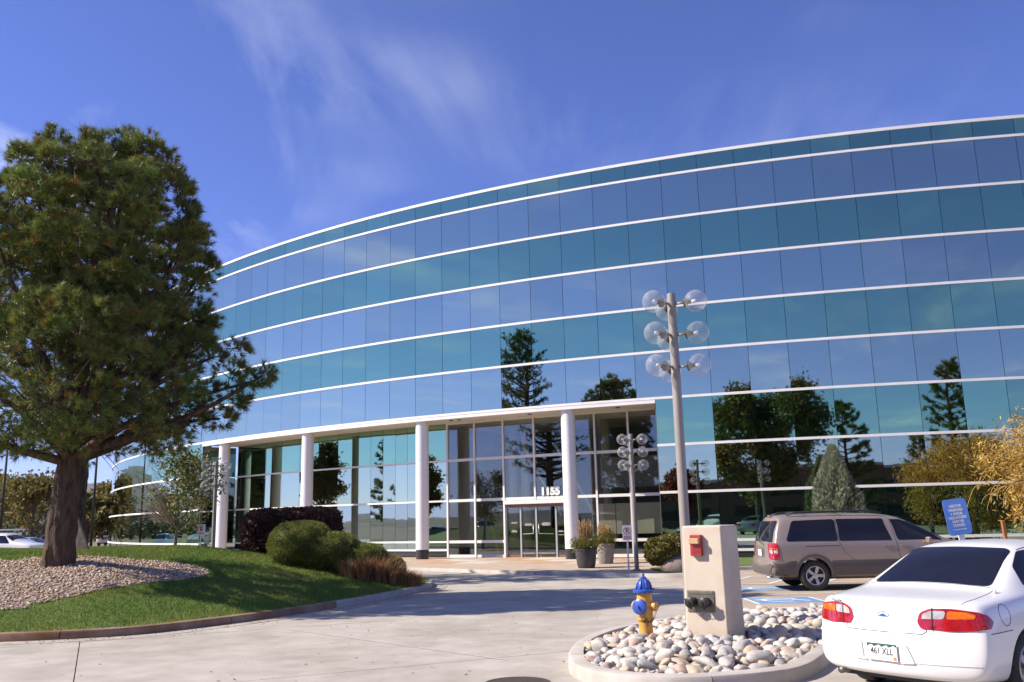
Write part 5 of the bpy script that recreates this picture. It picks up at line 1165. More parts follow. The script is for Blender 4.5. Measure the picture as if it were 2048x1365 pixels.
# ================================================================== VEHICLES
def car_paint(name, col, col2, rough=0.28, metal=0.0, coat=0.6):
    return pm(name, col, rough, metal=metal, col2=col2, scale=0.8, coat=coat)
white_paint = car_paint('white_car_paint', (0.80, 0.79, 0.78), (0.78, 0.765, 0.75))
car_glass = pm('dark_car_glass', (0.008, 0.008, 0.012), 0.04, col2=(0.012, 0.012, 0.016), scale=1.0, spec=0.55)
tyre_m = pm('tyre_rubber', (0.022, 0.021, 0.020), 0.85, col2=(0.035, 0.033, 0.03), scale=12)
alloy_m = pm('alloy_rim', (0.55, 0.54, 0.53), 0.35, metal=0.85, col2=(0.45, 0.44, 0.43), scale=4)
seam_m = pm('panel_gap', (0.02, 0.02, 0.02), 0.7)
trimb = pm('black_trim', (0.02, 0.02, 0.021), 0.55)
lamp_red = pm('lamp_red_plastic', (0.42, 0.012, 0.018), 0.12, col2=(0.30, 0.008, 0.012), scale=14, coat=0.8)
lamp_amb = pm('lamp_amber_plastic', (0.72, 0.17, 0.012), 0.12, col2=(0.6, 0.12, 0.01), scale=14, coat=0.8)
lamp_clr = pm('lamp_clear_plastic', (0.50, 0.49, 0.48), 0.10, col2=(0.34, 0.33, 0.33), scale=16, coat=0.8)
chrome = pm('chrome', (0.75, 0.75, 0.75), 0.12, metal=1.0)
def loft_body(st, rear_prof, rear_bulge, front_bulge, L, sub=2, arches=(), arch_r=0.34, W=0.88):
    """st rows: y, zb, W, zm, zs, ws, zc, wc, zt, wt, ztop.  half rings mirrored, ends capped, smoothed, arches cut"""
    rings = []
    for (y, zb, w, zm, zs, ws, zc, wc, zt, wt, ztop) in st:
        h = [(0, zb), (w * 0.45, zb), (w * 0.84, zb), (w * 0.965, zb + 0.06), (w, zm), (w * 0.995, (zm + zs) / 2 + 0.03), (ws, zs), (wc, zc), ((wc + wt) / 2 + 0.012, (zc + zt) / 2), (wt, zt), (wt * 0.72, zt + 0.62 * (ztop - zt)), (wt * 0.36, zt + 0.92 * (ztop - zt)), (0, ztop)]
        ring = [(x, y, z) for x, z in h] + [(-x, y, z) for x, z in h[-2:0:-1]]; rings.append(ring)
    n = len(rings[0]); mb = MB()
    def cap(ring, out, rev):
        c = np.mean(np.array(ring), 0); R = [ring]
        for k in (0.72, 0.42, 0.16): R.append([tuple(c + (np.array(p) - c) * k) for p in ring])
        return R[::-1] if rev else R
    allr = cap(rings[0], -1, True)[:-1] + rings + cap(rings[-1], 1, False)[1:]
    for r in allr: mb.v += r
    m = len(allr); mb.f = [(i * n + k, i * n + (k + 1) % n, (i + 1) * n + (k + 1) % n, (i + 1) * n + k) for i in range(m - 1) for k in range(n)] + [tuple(range(n)), tuple(range((m - 1) * n, m * n))]
    V = np.array(mb.v); y = V[:, 1].copy()
    wr = np.clip(1 - y / 0.75, 0, 1) ** 1.5; wf = np.clip((y - (L - 1.0)) / 1.0, 0, 1) ** 1.5
    V[:, 1] += wr * (np.interp(V[:, 2], [p[0] for p in rear_prof], [p[1] for p in rear_prof]) + rear_bulge * (np.abs(V[:, 0]) / W) ** 2.6)
    V[:, 1] -= wf * front_bulge * (np.abs(V[:, 0]) / W) ** 2.4
    mb.v = [tuple(p) for p in V]; me = mb.mesh(); o = link('tmp', me); sb = o.modifiers.new('s', 'SUBSURF'); sb.levels = sb.render_levels = sub
    cut = None
    if arches:
        cm = MB()
        for ya, za in arches: cm.tube([(-1.3, ya, za), (1.3, ya, za)], arch_r, 36)
        cut = cm.build('cut', None) if False else link('cut', cm.mesh()); bo = o.modifiers.new('b', 'BOOLEAN'); bo.operation = 'DIFFERENCE'; bo.object = cut; bo.solver = 'EXACT'
    dg = bpy.context.evaluated_depsgraph_get(); sb2 = sb
    m2 = bpy.data.meshes.new_from_object(o.evaluated_get(dg), depsgraph=dg)
    if arches:     # uncut skin for laying glass and lamps on
        o.modifiers.remove(bo); dg = bpy.context.evaluated_depsgraph_get(); full = bpy.data.meshes.new_from_object(o.evaluated_get(dg), depsgraph=dg)
        bpy.data.objects.remove(cut)
    else: full = m2
    bpy.data.objects.remove(o); m2.shade_smooth(); m2.set_sharp_from_angle(angle=math.radians(50))
    bvh = BVHTree.FromPolygons([v.co for v in full.vertices], [p.vertices[:] for p in full.polygons])
    return m2, bvh
AX = {'back': (Vector((0, -3, 0)), Vector((0, 1, 0)), lambda u, v: Vector((u, 0, v))), 'front': (Vector((0, 9, 0)), Vector((0, -1, 0)), lambda u, v: Vector((u, 0, v))),
      'top': (Vector((0, 0, 4)), Vector((0, 0, -1)), lambda u, v: Vector((u, v, 0))), 'right': (Vector((3, 0, 0)), Vector((-1, 0, 0)), lambda u, v: Vector((0, u, v))), 'left': (Vector((-3, 0, 0)), Vector((1, 0, 0)), lambda u, v: Vector((0, u, v)))}
def skin(bvh, u, v, axis, off):
    o, d, f = AX[axis]; h = bvh.ray_cast(o + f(u, v), d)
    if h[0] is None: 
        h = bvh.find_nearest(f(u, v) + (Vector((0, 0, 0))))
        return h[0] + h[1] * off, h[1]
    n = h[1] if h[1].dot(d) < 0 else -h[1]
    return h[0] + n * off, n
def patch(bvh, outline, axis, off, name, mat, parent, step=0.05, thick=0.012, smooth=True):
    """surface laid on the body skin inside a 2D outline, with a rim going into the body"""
    V, Fc = cdt_fill(outline, step); P = []; mb = MB()
    tops = [skin(bvh, u, v, axis, off) for u, v in V]; lows = [p - n * (off + thick) for p, n in tops]; k = len(V)
    mb.add([p for p, n in tops], Fc)
    cnt = {}
    for f in Fc:
        for a, b_ in zip(f, f[1:] + f[:1]): cnt[(a, b_)] = 1
    rim = [(a, b_) for (a, b_) in cnt if (b_, a) not in cnt]
    mb.v += [tuple(p) for p in lows]; mb.f += [(a, b_, b_ + k, a + k) for a, b_ in rim]
    o = mb.build(name, mat, parent, smooth=False)
    if smooth: o.data.shade_smooth(); o.data.set_sharp_from_angle(angle=math.radians(40))
    return o
def seam(bvh, pts, axis, name, parent, w=0.007, off=0.0015, mat=None, step=0.04):
    """thin dark line along the skin"""
    P = resample(pts, step); mb = MB(); vs = []
    Q = [skin(bvh, u, v, axis, off) for u, v in P]
    for i, (p, n) in enumerate(Q):
        d = (Q[min(i + 1, len(Q) - 1)][0] - Q[max(i - 1, 0)][0]); s = d.cross(n); s = s.normalized() * w / 2 if s.length > 1e-6 else Vector((0, 0, w / 2)); vs += [p - s, p + s]
    mb.add(vs, [(2*i, 2*i + 1, 2*i + 3, 2*i + 2) for i in range(len(Q) - 1)]); return mb.build(name, mat or seam_m, parent)
def wheel(parent, x, y, r, w, side, spokes=5, rim_mat=None, detail=True):
    """tyre with a rim child; side = +1 outer face towards +x"""
    M = Matrix.Rotation(math.pi / 2 * side, 3, 'Y'); t = MB(); h = w / 2
    t.lathe([(r * 0.62, -h * 0.9), (r * 0.70, -h), (r * 0.90, -h), (r * 0.975, -h * 0.82), (r, -h * 0.5), (r, h * 0.5), (r * 0.975, h * 0.82), (r * 0.90, h), (r * 0.70, h), (r * 0.645, h * 0.9), (r * 0.62, h * 0.5)], 40, (0, 0, 0), M, False)
    o = t.build('wheel', tyre_m, parent, smooth=True, auto=40); o.location = (x, y, r)
    rm = MB(); rr = r * 0.645
    rm.lathe([(rr, h * 0.92), (rr * 0.96, h * 0.95), (rr * 0.90, h * 0.72), (rr * 0.86, h * 0.25), (0.0, h * 0.2)], 40, (0, 0, 0), M, False); rim = rm.build('rim_dish', pm('rim_dish_shade', (0.06, 0.06, 0.06), 0.5, metal=0.5), o, smooth=True, auto=40)  # dish coloured dark to stand for the shade behind the spokes
    sp = MB(); sp.lathe([(rr * 0.995, h * 0.93), (rr * 0.96, h * 1.0), (rr * 0.90, h * 0.98), (rr * 0.88, h * 0.80)], 40, (0, 0, 0), M, False)
    sp.lathe([(rr * 0.30, h * 0.55), (rr * 0.30, h * 0.82), (rr * 0.24, h * 0.88), (rr * 0.10, h * 0.88), (0, h * 0.86)], 20, (0, 0, 0), M)
    for k in range(spokes):
        a = 2 * math.pi * k / spokes + 0.3; ca_, sa_ = math.cos(a), math.sin(a); P = [(0.18, -0.17), (0.92, -0.24), (0.92, 0.24), (0.18, 0.17)]
        lo = [M @ Vector((rr * (u * ca_ - v * sa_), rr * (u * sa_ + v * ca_), h * 0.45)) for u, v in P]; hi = [M @ Vector((rr * (u * ca_ - v * sa_) , rr * (u * sa_ + v * ca_), h * (0.80 if u < 0.5 else 0.90))) for u, v in [(0.18, -0.12), (0.91, -0.17), (0.91, 0.17), (0.18, 0.12)]]
        sp.add(lo + hi, [(0, 1, 2, 3), (4, 5, 6, 7), (0, 1, 5, 4), (1, 2, 6, 5), (2, 3, 7, 6), (3, 0, 4, 7)])
    sp.build('rim', rim_mat or alloy_m, o, smooth=True, auto=35)
    return o
def set_place(root, x, y, z, heading):
    """heading = direction of travel, angle from +Y clockwise"""
    root.location = (x, y, z); root.rotation_euler = (0, 0, -heading)

# ---- white sedan, rear three-quarter
sed = thing('white_sedan', 'white sedan parked tail-out beside the river rock island', 'car')
#     y     zb    W     zm    zs    ws    zc    wc    zt    wt    ztop
ST = [(0.00, 0.26, 0.835, 0.45, 0.845, 0.79, 0.882, 0.74, 0.900, 0.58, 0.908),
      (0.07, 0.23, 0.862, 0.47, 0.868, 0.815, 0.905, 0.76, 0.923, 0.60, 0.934),
      (0.30, 0.21, 0.872, 0.50, 0.885, 0.83, 0.922, 0.77, 0.942, 0.62, 0.954),
      (0.72, 0.19, 0.880, 0.52, 0.900, 0.845, 0.940, 0.785, 0.965, 0.66, 0.980),
      (0.92, 0.19, 0.880, 0.52, 0.910, 0.85, 0.955, 0.79, 1.000, 0.66, 1.025),
      (1.30, 0.19, 0.880, 0.52, 0.925, 0.855, 0.98, 0.80, 1.20, 0.605, 1.24),
      (1.62, 0.19, 0.880, 0.52, 0.935, 0.855, 0.995, 0.80, 1.335, 0.57, 1.380),
      (1.90, 0.19, 0.880, 0.52, 0.935, 0.855, 1.0, 0.80, 1.365, 0.56, 1.415),
      (2.40, 0.19, 0.880, 0.52, 0.930, 0.855, 0.995, 0.80, 1.37, 0.555, 1.425),
      (2.85, 0.19, 0.880, 0.52, 0.925, 0.855, 0.985, 0.795, 1.33, 0.555, 1.385),
      (3.25, 0.19, 0.880, 0.52, 0.915, 0.85, 0.965, 0.79, 1.16, 0.59, 1.205),
      (3.62, 0.19, 0.880, 0.52, 0.900, 0.845, 0.94, 0.78, 0.99, 0.66, 1.010),
      (4.20, 0.20, 0.875, 0.50, 0.82, 0.82, 0.86, 0.76, 0.90, 0.62, 0.920),
      (4.68, 0.23, 0.840, 0.45, 0.68, 0.77, 0.72, 0.70, 0.75, 0.55, 0.765),
      (4.82, 0.28, 0.780, 0.42, 0.58, 0.70, 0.61, 0.64, 0.63, 0.50, 0.640)]
RP = [(0.20, 0.06), (0.30, 0.0), (0.56, 0.0), (0.63, 0.012), (0.675, 0.045), (0.90, 0.085), (1.0, 0.12)]
sme, sbv = loft_body(ST, RP, 0.26, 0.28, 4.82, 3, ((0.98, 0.315), (3.70, 0.315)), 0.355)
body = link('body', sme, sed, white_paint)
def mirror2(pts): return pts + [(-u, v) for u, v in pts[::-1]]
# rear window with a black border
rw = rounded([(-0.605, 0.905), (0.605, 0.905), (0.505, 1.62), (-0.505, 1.62)], 0.10, 4); patch(sbv, rw, 'top', 0.007, 'rear_window', car_glass, sed, 0.035, 0.012)
wsd = rounded([(-0.56, 2.80), (0.56, 2.80), (0.64, 3.60), (-0.64, 3.60)], 0.08, 4); patch(sbv, wsd, 'top', 0.007, 'windscreen', car_glass, sed, 0.035, 0.012)
for side, s in (('right', 1), ('left', -1)):
    patch(sbv, rounded([(1.22, 1.01), (1.90, 0.99), (1.92, 1.33), (1.62, 1.315), (1.34, 1.18)], 0.2), side, 0.007, 'side_window', car_glass, sed, 0.035, 0.012)
    patch(sbv, rounded([(1.98, 0.99), (2.98, 0.975), (2.78, 1.28), (2.55, 1.335), (1.99, 1.335)], 0.12), side, 0.007, 'side_window', car_glass, sed, 0.035, 0.012)
    seam(sbv, [(1.20, 0.99), (1.12, 0.80), (1.30, 0.60), (1.34, 0.30)], side, 'door_gap', sed); seam(sbv, [(1.95, 1.34), (1.96, 0.98), (2.04, 0.30)], side, 'door_gap', sed); seam(sbv, [(3.05, 0.96), (3.12, 0.55), (3.04, 0.28)], side, 'door_gap', sed); seam(sbv, [(1.34, 0.29), (3.04, 0.27)], side, 'door_gap', sed)
    seam(sbv, [(0.34, 0.655), (0.70, 0.665)], side, 'bumper_gap', sed)
    fl_ = MB()
    # fuel flap on the right flank
    if s == 1: seam(sbv, [(0.62 + 0.085 * math.cos(t), 0.80 + 0.095 * math.sin(t)) for t in np.linspace(0, 6.28, 24)], side, 'fuel_flap', sed, 0.006)
    patch(sbv, rounded([(2.20, 0.83), (2.38, 0.83), (2.38, 0.87), (2.20, 0.87)], 0.3), side, 0.018, 'door_handle', white_paint, sed, 0.04, 0.02)
# boot lid gaps
seam(sbv, [(-0.66, 0.895), (-0.685, 0.45), (-0.67, 0.24)], 'top', 'boot_gap', sed, 0.007); seam(sbv, [(0.66, 0.895), (0.685, 0.45), (0.67, 0.24)], 'top', 'boot_gap', sed, 0.007)
seam(sbv, [(-0.41, 0.745), (-0.405, 0.655), (-0.37, 0.640), (0.37, 0.640), (0.405, 0.655), (0.41, 0.745)], 'back', 'boot_gap', sed, 0.008)
seam(sbv, [(-0.64, 0.895), (0.64, 0.895)], 'top', 'window_gap', sed, 0.008)
# tail lamps: wrap round the corners; inner piece sits on the boot lid
def tail(s):
    base = rounded([(s * 0.325, 0.745), (s * 0.36, 0.685), (s * 0.62, 0.672), (s * 0.80, 0.684), (s * 0.838, 0.715), (s * 0.838, 0.795), (s * 0.80, 0.838), (s * 0.62, 0.868), (s * 0.43, 0.862), (s * 0.35, 0.825)], 0.3, 3)
    if s < 0: base = base[::-1]
    t = patch(sbv, base, 'back', 0.010, 'tail_lamp', lamp_red, sed, 0.035, 0.03)
    cl = rounded([(s * 0.365, 0.772), (s * 0.545, 0.776), (s * 0.560, 0.846), (s * 0.44, 0.845), (s * 0.375, 0.815)], 0.28, 3)
    if s < 0: cl = cl[::-1]
    patch(sbv, cl, 'back', 0.0135, 'reversing_lens', lamp_clr, t, 0.035, 0.004)
    am = rounded([(s * 0.565, 0.776), (s * 0.765, 0.782), (s * 0.775, 0.815), (s * 0.72, 0.838), (s * 0.575, 0.848)], 0.25, 3)
    if s < 0: am = am[::-1]
    patch(sbv, am, 'back', 0.0135, 'indicator_lens', lamp_amb, t, 0.035, 0.004)
    patch(sbv, rounded([(0.235, 0.688), (0.35, 0.70), (0.405, 0.755), (0.35, 0.815), (0.235, 0.833)], 0.25), 'right' if s > 0 else 'left', 0.011, 'lamp_wrap', lamp_red, t, 0.035, 0.03)
    seam(sbv, [(s * 0.455, 0.868), (s * 0.450, 0.676)], 'back', 'lamp_split', t, 0.010, 0.0165)
tail(1); tail(-1)
# bumper crease, plate recess, plate
seam(sbv, [(-0.80, 0.395), (0.80, 0.395)], 'back', 'bumper_crease', sed, 0.016, 0.006, white_paint)
for s in (-1, 1):
    q = rounded([(s * 0.215, 0.54), (s * 0.235, 0.54), (s * 0.30, 0.383), (s * 0.17, 0.377), (s * 0.175, 0.395), (s * 0.205, 0.40)], 0.12, 2); patch(sbv, q if s > 0 else q[::-1], 'back', 0.016, 'plate_surround', white_paint, sed, 0.03, 0.02)
patch(sbv, rounded([(-0.20, 0.38), (0.20, 0.38), (0.205, 0.565), (-0.205, 0.565)], 0.08, 2), 'back', 0.0025, 'plate_recess', white_paint, sed, 0.05, 0.004)
pp, pn_ = skin(sbv, 0, 0.462, 'back', 0.012)
pl = MB().box((0, 0, 0), (0.305, 0.004, 0.152)).build('licence_plate', sign_w, sed, bevel=0.001); pl.location = (0, pp.y - 0.004, 0.462)
green_m = pm('plate_green', (0.02, 0.10, 0.06), 0.5)
b = MB(); xs_ = np.linspace(-0.15, 0.15, 13); b.add([(x, -0.003, 0.074) for x in xs_] + [(x, -0.003, 0.052 + 0.010 * ((k * 7) % 3 - 1)) for k, x in enumerate(xs_)], [(k, k + 1, 13 + k + 1, 13 + k) for k in range(12)]); b.build('mountain_print', green_m, pl)
text_mesh('461·XLL', 0.083, pm('plate_ink', (0.03, 0.035, 0.04), 0.6), 'plate_lettering', pl, frame_M((0, -0.0032, 0.003), (1, 0, 0), (0, 0, 1)), bold=0.0012, ext=0.0006, xs=0.80)
text_mesh('COLORADO', 0.024, pm('plate_ink_grey', (0.30, 0.32, 0.33), 0.6), 'plate_state', pl, frame_M((0, -0.0032, -0.055), (1, 0, 0), (0, 0, 1)), ext=0.0005)
MB().box((0.128, -0.003, -0.052), (0.030, 0.002, 0.030)).build('plate_tag', pm('tag_orange', (0.75, 0.22, 0.05), 0.6), pl)
# badges
pe, _n = skin(sbv, 0.0, 0.79, 'back', 0.004); b = MB(); k = 28
b.add([(math.cos(t) * a, pe.y - 0.001, 0.79 + math.sin(t) * c) for a, c in ((0.058, 0.034), (0.050, 0.027)) for t in np.linspace(0, 2 * math.pi, k, endpoint=False)], [(i, (i + 1) % k, k + (i + 1) % k, k + i) for i in range(k)]); em = b.build('badge_ring', chrome, sed)
MB().add([(-0.046, pe.y - 0.002, 0.776), (-0.008, pe.y - 0.002, 0.770), (0.008, pe.y - 0.002, 0.770), (0.046, pe.y - 0.002, 0.776), (0.026, pe.y - 0.002, 0.790), (0.0, pe.y - 0.002, 0.802), (-0.026, pe.y - 0.002, 0.790)], [tuple(range(7))]).build('badge_blue', pm('badge_blue_enamel', (0.03, 0.10, 0.50), 0.3), em)
pb_, _n = skin(sbv, -0.52, 0.885, 'back', 0.003); text_mesh('Malibu', 0.052, pm('badge_dark', (0.10, 0.09, 0.10), 0.3, metal=0.6), 'model_script', sed, frame_M((-0.545, pb_.y - 0.004, 0.882), (1, -0.14, 0), (0, 0.25, 1)), ext=0.001)
# antenna, roof channel, exhaust, underside
b = MB(); a0, _ = skin(sbv, 0.70, 0.80, 'top', 0.0); b.lathe([(0.02, 0), (0.014, 0.02), (0.006, 0.03), (0.004, 0.05), (0, 0.052)], 10, a0); b.build('antenna_base', white_paint, sed, smooth=True)
seam(sbv, [(0.53, 1.66), (0.535, 2.75)], 'top', 'roof_channel', sed, 0.010); seam(sbv, [(-0.53, 1.66), (-0.535, 2.75)], 'top', 'roof_channel', sed, 0.010)
b = MB(); b.tube([(-0.55, 0.12, 0.225), (-0.55, 0.5, 0.235)], 0.032, 12); b.build('exhaust_pipe', pm('exhaust_steel', (0.20, 0.18, 0.17), 0.5, metal=0.8), sed, smooth=True)
MB().box((0, 2.3, 0.205), (1.35, 4.1, 0.05)).build('underbody', trimb, sed)
for y in (0.98, 3.70):
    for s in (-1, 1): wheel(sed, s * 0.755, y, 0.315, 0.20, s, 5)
for s in (-1, 1):
    b = MB(); b.box((s * 0.93, 2.98, 1.02), (0.16, 0.09, 0.12)); b.build('door_mirror', white_paint, sed, bevel=0.03, seg=3)
HS = math.radians(54); set_place(sed, 3.38, 8.72, 0.0, HS)

# ---- tan minivan
van_p = car_paint('tan_metallic_paint', (0.36, 0.285, 0.235), (0.34, 0.268, 0.22), 0.32, 0.35, 0.5)
clad = pm('grey_brown_cladding', (0.115, 0.095, 0.088), 0.55, col2=(0.10, 0.083, 0.078), scale=3)
van = thing('minivan', 'tan minivan with darker cladding parked in the accessible bay', 'van')
#       y     zb    W     zm    zs    ws    zc    wc    zt    wt    ztop
VT = [(0.00, 0.34, 0.86, 0.62, 1.02, 0.855, 1.08, 0.835, 1.60, 0.66, 1.645),
      (0.06, 0.31, 0.895, 0.62, 1.04, 0.885, 1.09, 0.865, 1.62, 0.685, 1.675),
      (0.35, 0.29, 0.91, 0.62, 1.04, 0.90, 1.09, 0.88, 1.635, 0.70, 1.705),
      (1.00, 0.27, 0.915, 0.62, 1.04, 0.905, 1.09, 0.885, 1.64, 0.71, 1.72),
      (2.00, 0.26, 0.915, 0.62, 1.04, 0.905, 1.09, 0.885, 1.64, 0.71, 1.72),
      (2.90, 0.26, 0.915, 0.62, 1.035, 0.905, 1.085, 0.885, 1.615, 0.70, 1.69),
      (3.25, 0.26, 0.915, 0.62, 1.03, 0.90, 1.075, 0.88, 1.52, 0.70, 1.59),
      (3.75, 0.26, 0.915, 0.62, 1.02, 0.895, 1.06, 0.87, 1.26, 0.72, 1.32),
      (4.10, 0.26, 0.91, 0.62, 1.00, 0.885, 1.03, 0.85, 1.09, 0.74, 1.13),
      (4.60, 0.27, 0.89, 0.60, 0.90, 0.85, 0.94, 0.80, 0.99, 0.65, 1.02),
      (4.95, 0.29, 0.85, 0.55, 0.74, 0.80, 0.78, 0.74, 0.82, 0.60, 0.85),
      (5.10, 0.33, 0.78, 0.50, 0.62, 0.72, 0.66, 0.66, 0.68, 0.52, 0.70)]
VRP = [(0.3, 0.06), (0.36, -0.03), (0.62, -0.03), (0.68, 0.05), (1.0, 0.06), (1.3, 0.14), (1.6, 0.30), (1.7, 0.38)]
vme, vbv = loft_body(VT, VRP, 0.10, 0.30, 5.10, 3, ((1.02, 0.345), (4.09, 0.345)), 0.385, 0.915)
link('body', vme, van, van_p)
patch(vbv, rounded([(-0.74, 1.08), (0.74, 1.08), (0.64, 1.565), (-0.64, 1.565)], 0.12), 'back', 0.007, 'rear_window', car_glass, van, 0.035, 0.012)
for side, s in (('right', 1), ('left', -1)):
    patch(vbv, rounded([(0.42, 1.10), (1.60, 1.09), (1.60, 1.575), (0.62, 1.555)], 0.14), side, 0.007, 'side_window', car_glass, van, 0.035, 0.012)
    patch(vbv, rounded([(1.64, 1.09), (2.83, 1.08), (2.72, 1.565), (1.64, 1.575)], 0.06), side, 0.007, 'side_window', car_glass, van, 0.035, 0.012)
    patch(vbv, rounded([(2.97, 1.08), (4.02, 1.06), (3.42, 1.43), (3.12, 1.535), (2.88, 1.545)], 0.10), side, 0.007, 'side_window', car_glass, van, 0.035, 0.012)
    # lower cladding in three runs, with grooves
    for a, c in ((-0.02, 0.62), (1.42, 3.68), (4.49, 4.86)):
        a2 = max(a, 0.10)
        patch(vbv, [(a2, 0.335), (c, 0.335), (c, 0.665), (a2, 0.665)], side, 0.012, 'cladding', clad, van, 0.07, 0.014)
        for z in (0.60, 0.55): seam(vbv, [(a2 + 0.02, z), (c - 0.02, z)], side, 'cladding_groove', van, 0.008, 0.0135, pm('groove', (0.05, 0.042, 0.04), 0.7))
    for yc in (1.02, 4.09):   # arch flare
        arc = [(yc + 0.40 * math.cos(t), 0.345 + 0.40 * math.sin(t)) for t in np.linspace(-0.05, math.pi + 0.05, 22)]; arc2 = [(yc + 0.475 * math.cos(t), 0.345 + 0.47 * math.sin(t)) for t in np.linspace(math.pi + 0.05, -0.05, 22)]
        patch(vbv, arc + arc2, side, 0.022, 'arch_flare', clad, van, 0.07, 0.02)
    seam(vbv, [(1.62, 1.66), (1.62, 1.08), (1.72, 0.84), (1.95, 0.66), (2.0, 0.34)], side, 'door_gap', van, 0.009); seam(vbv, [(2.86, 1.60), (2.92, 1.06), (2.98, 0.66), (2.97, 0.34)], side, 'door_gap', van, 0.009); seam(vbv, [(0.85, 0.985), (1.62, 0.985)], side, 'slide_rail', van, 0.014)
    for y0 in (2.62, 3.02): patch(vbv, rounded([(y0, 0.945), (y0 + 0.20, 0.945), (y0 + 0.20, 0.99), (y0, 0.99)], 0.4), side, 0.016, 'door_handle', van_p, van, 0.04, 0.02)
    tl = patch(vbv, rounded([(0.075, 0.70), (0.25, 0.70), (0.245, 0.97), (0.21, 1.07), (0.10, 1.06)], 0.2), side, 0.012, 'tail_lamp', lamp_red, van, 0.04, 0.02)
    patch(vbv, rounded([(0.10, 0.83), (0.215, 0.83), (0.215, 0.915), (0.10, 0.915)], 0.2), side, 0.0155, 'reversing_lens', lamp_clr, tl, 0.04, 0.003); patch(vbv, rounded([(0.10, 0.92), (0.215, 0.92), (0.205, 0.965), (0.105, 0.965)], 0.2), side, 0.0155, 'indicator_lens', lamp_amb, tl, 0.04, 0.003)
    b = MB(); zr_ = 1.745; b.tube([(s * 0.60, 0.55, 1.69), (s * 0.62, 0.75, zr_), (s * 0.62, 2.4, zr_ + 0.01), (s * 0.61, 2.75, 1.69)], 0.022, 8); b.build('roof_rail', trimb, van, smooth=True)
    MB().box((s * 0.985, 3.62, 1.07), (0.17, 0.09, 0.14)).build('door_mirror', van_p, van, bevel=0.035, seg=3)
b = MB(); b.tube([(-0.6, 0.9, 1.75), (0.6, 0.9, 1.75)], 0.018, 8); b.build('roof_crossbar', trimb, van, smooth=True); b = MB(); b.tube([(-0.6, 1.7, 1.755), (0.6, 1.7, 1.755)], 0.018, 8); b.build('roof_crossbar', trimb, van, smooth=True)
patch(vbv, rounded([(-0.84, 0.335), (0.84, 0.335), (0.86, 0.60), (-0.86, 0.60)], 0.1), 'back', 0.022, 'rear_bumper', clad, van, 0.08, 0.02)
pp, _ = skin(vbv, 0, 0.83, 'back', 0.01); b = MB().box((0, 0, 0), (0.30, 0.005, 0.15)).build('licence_plate', sign_w, van); b.location = (0, pp.y - 0.006, 0.84)
patch(vbv, rounded([(-0.30, 0.74), (0.30, 0.74), (0.30, 0.94), (-0.30, 0.94)], 0.1), 'back', 0.002, 'plate_recess', clad, van, 0.08, 0.004)
patch(vbv, rounded([(-0.72, 3.28), (0.72, 3.28), (0.76, 4.02), (-0.76, 4.02)], 0.08), 'top', 0.007, 'windscreen', car_glass, van, 0.035, 0.012)
patch(vbv, rounded([(-0.16, 1.63), (0.16, 1.63), (0.16, 1.66), (-0.16, 1.66)], 0.3), 'back', 0.012, 'high_brake_lamp', lamp_red, van, 0.05, 0.015)
seam(vbv, [(0.30, 1.02), (0.02, 1.07), (-0.20, 1.10)], 'back', 'wiper', van, 0.02, 0.014, trimb)
MB().box((0, 2.5, 0.285), (1.45, 4.3, 0.08)).build('underbody', trimb, van); b = MB(); b.tube([(0.45, 0.06, 0.28), (0.45, 0.5, 0.28)], 0.03, 10); b.build('exhaust_pipe', chrome, van, smooth=True)
for y in (1.02, 4.09):
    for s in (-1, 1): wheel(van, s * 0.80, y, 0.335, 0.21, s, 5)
set_place(van, 5.72, 21.75, 0.016, math.radians(90))

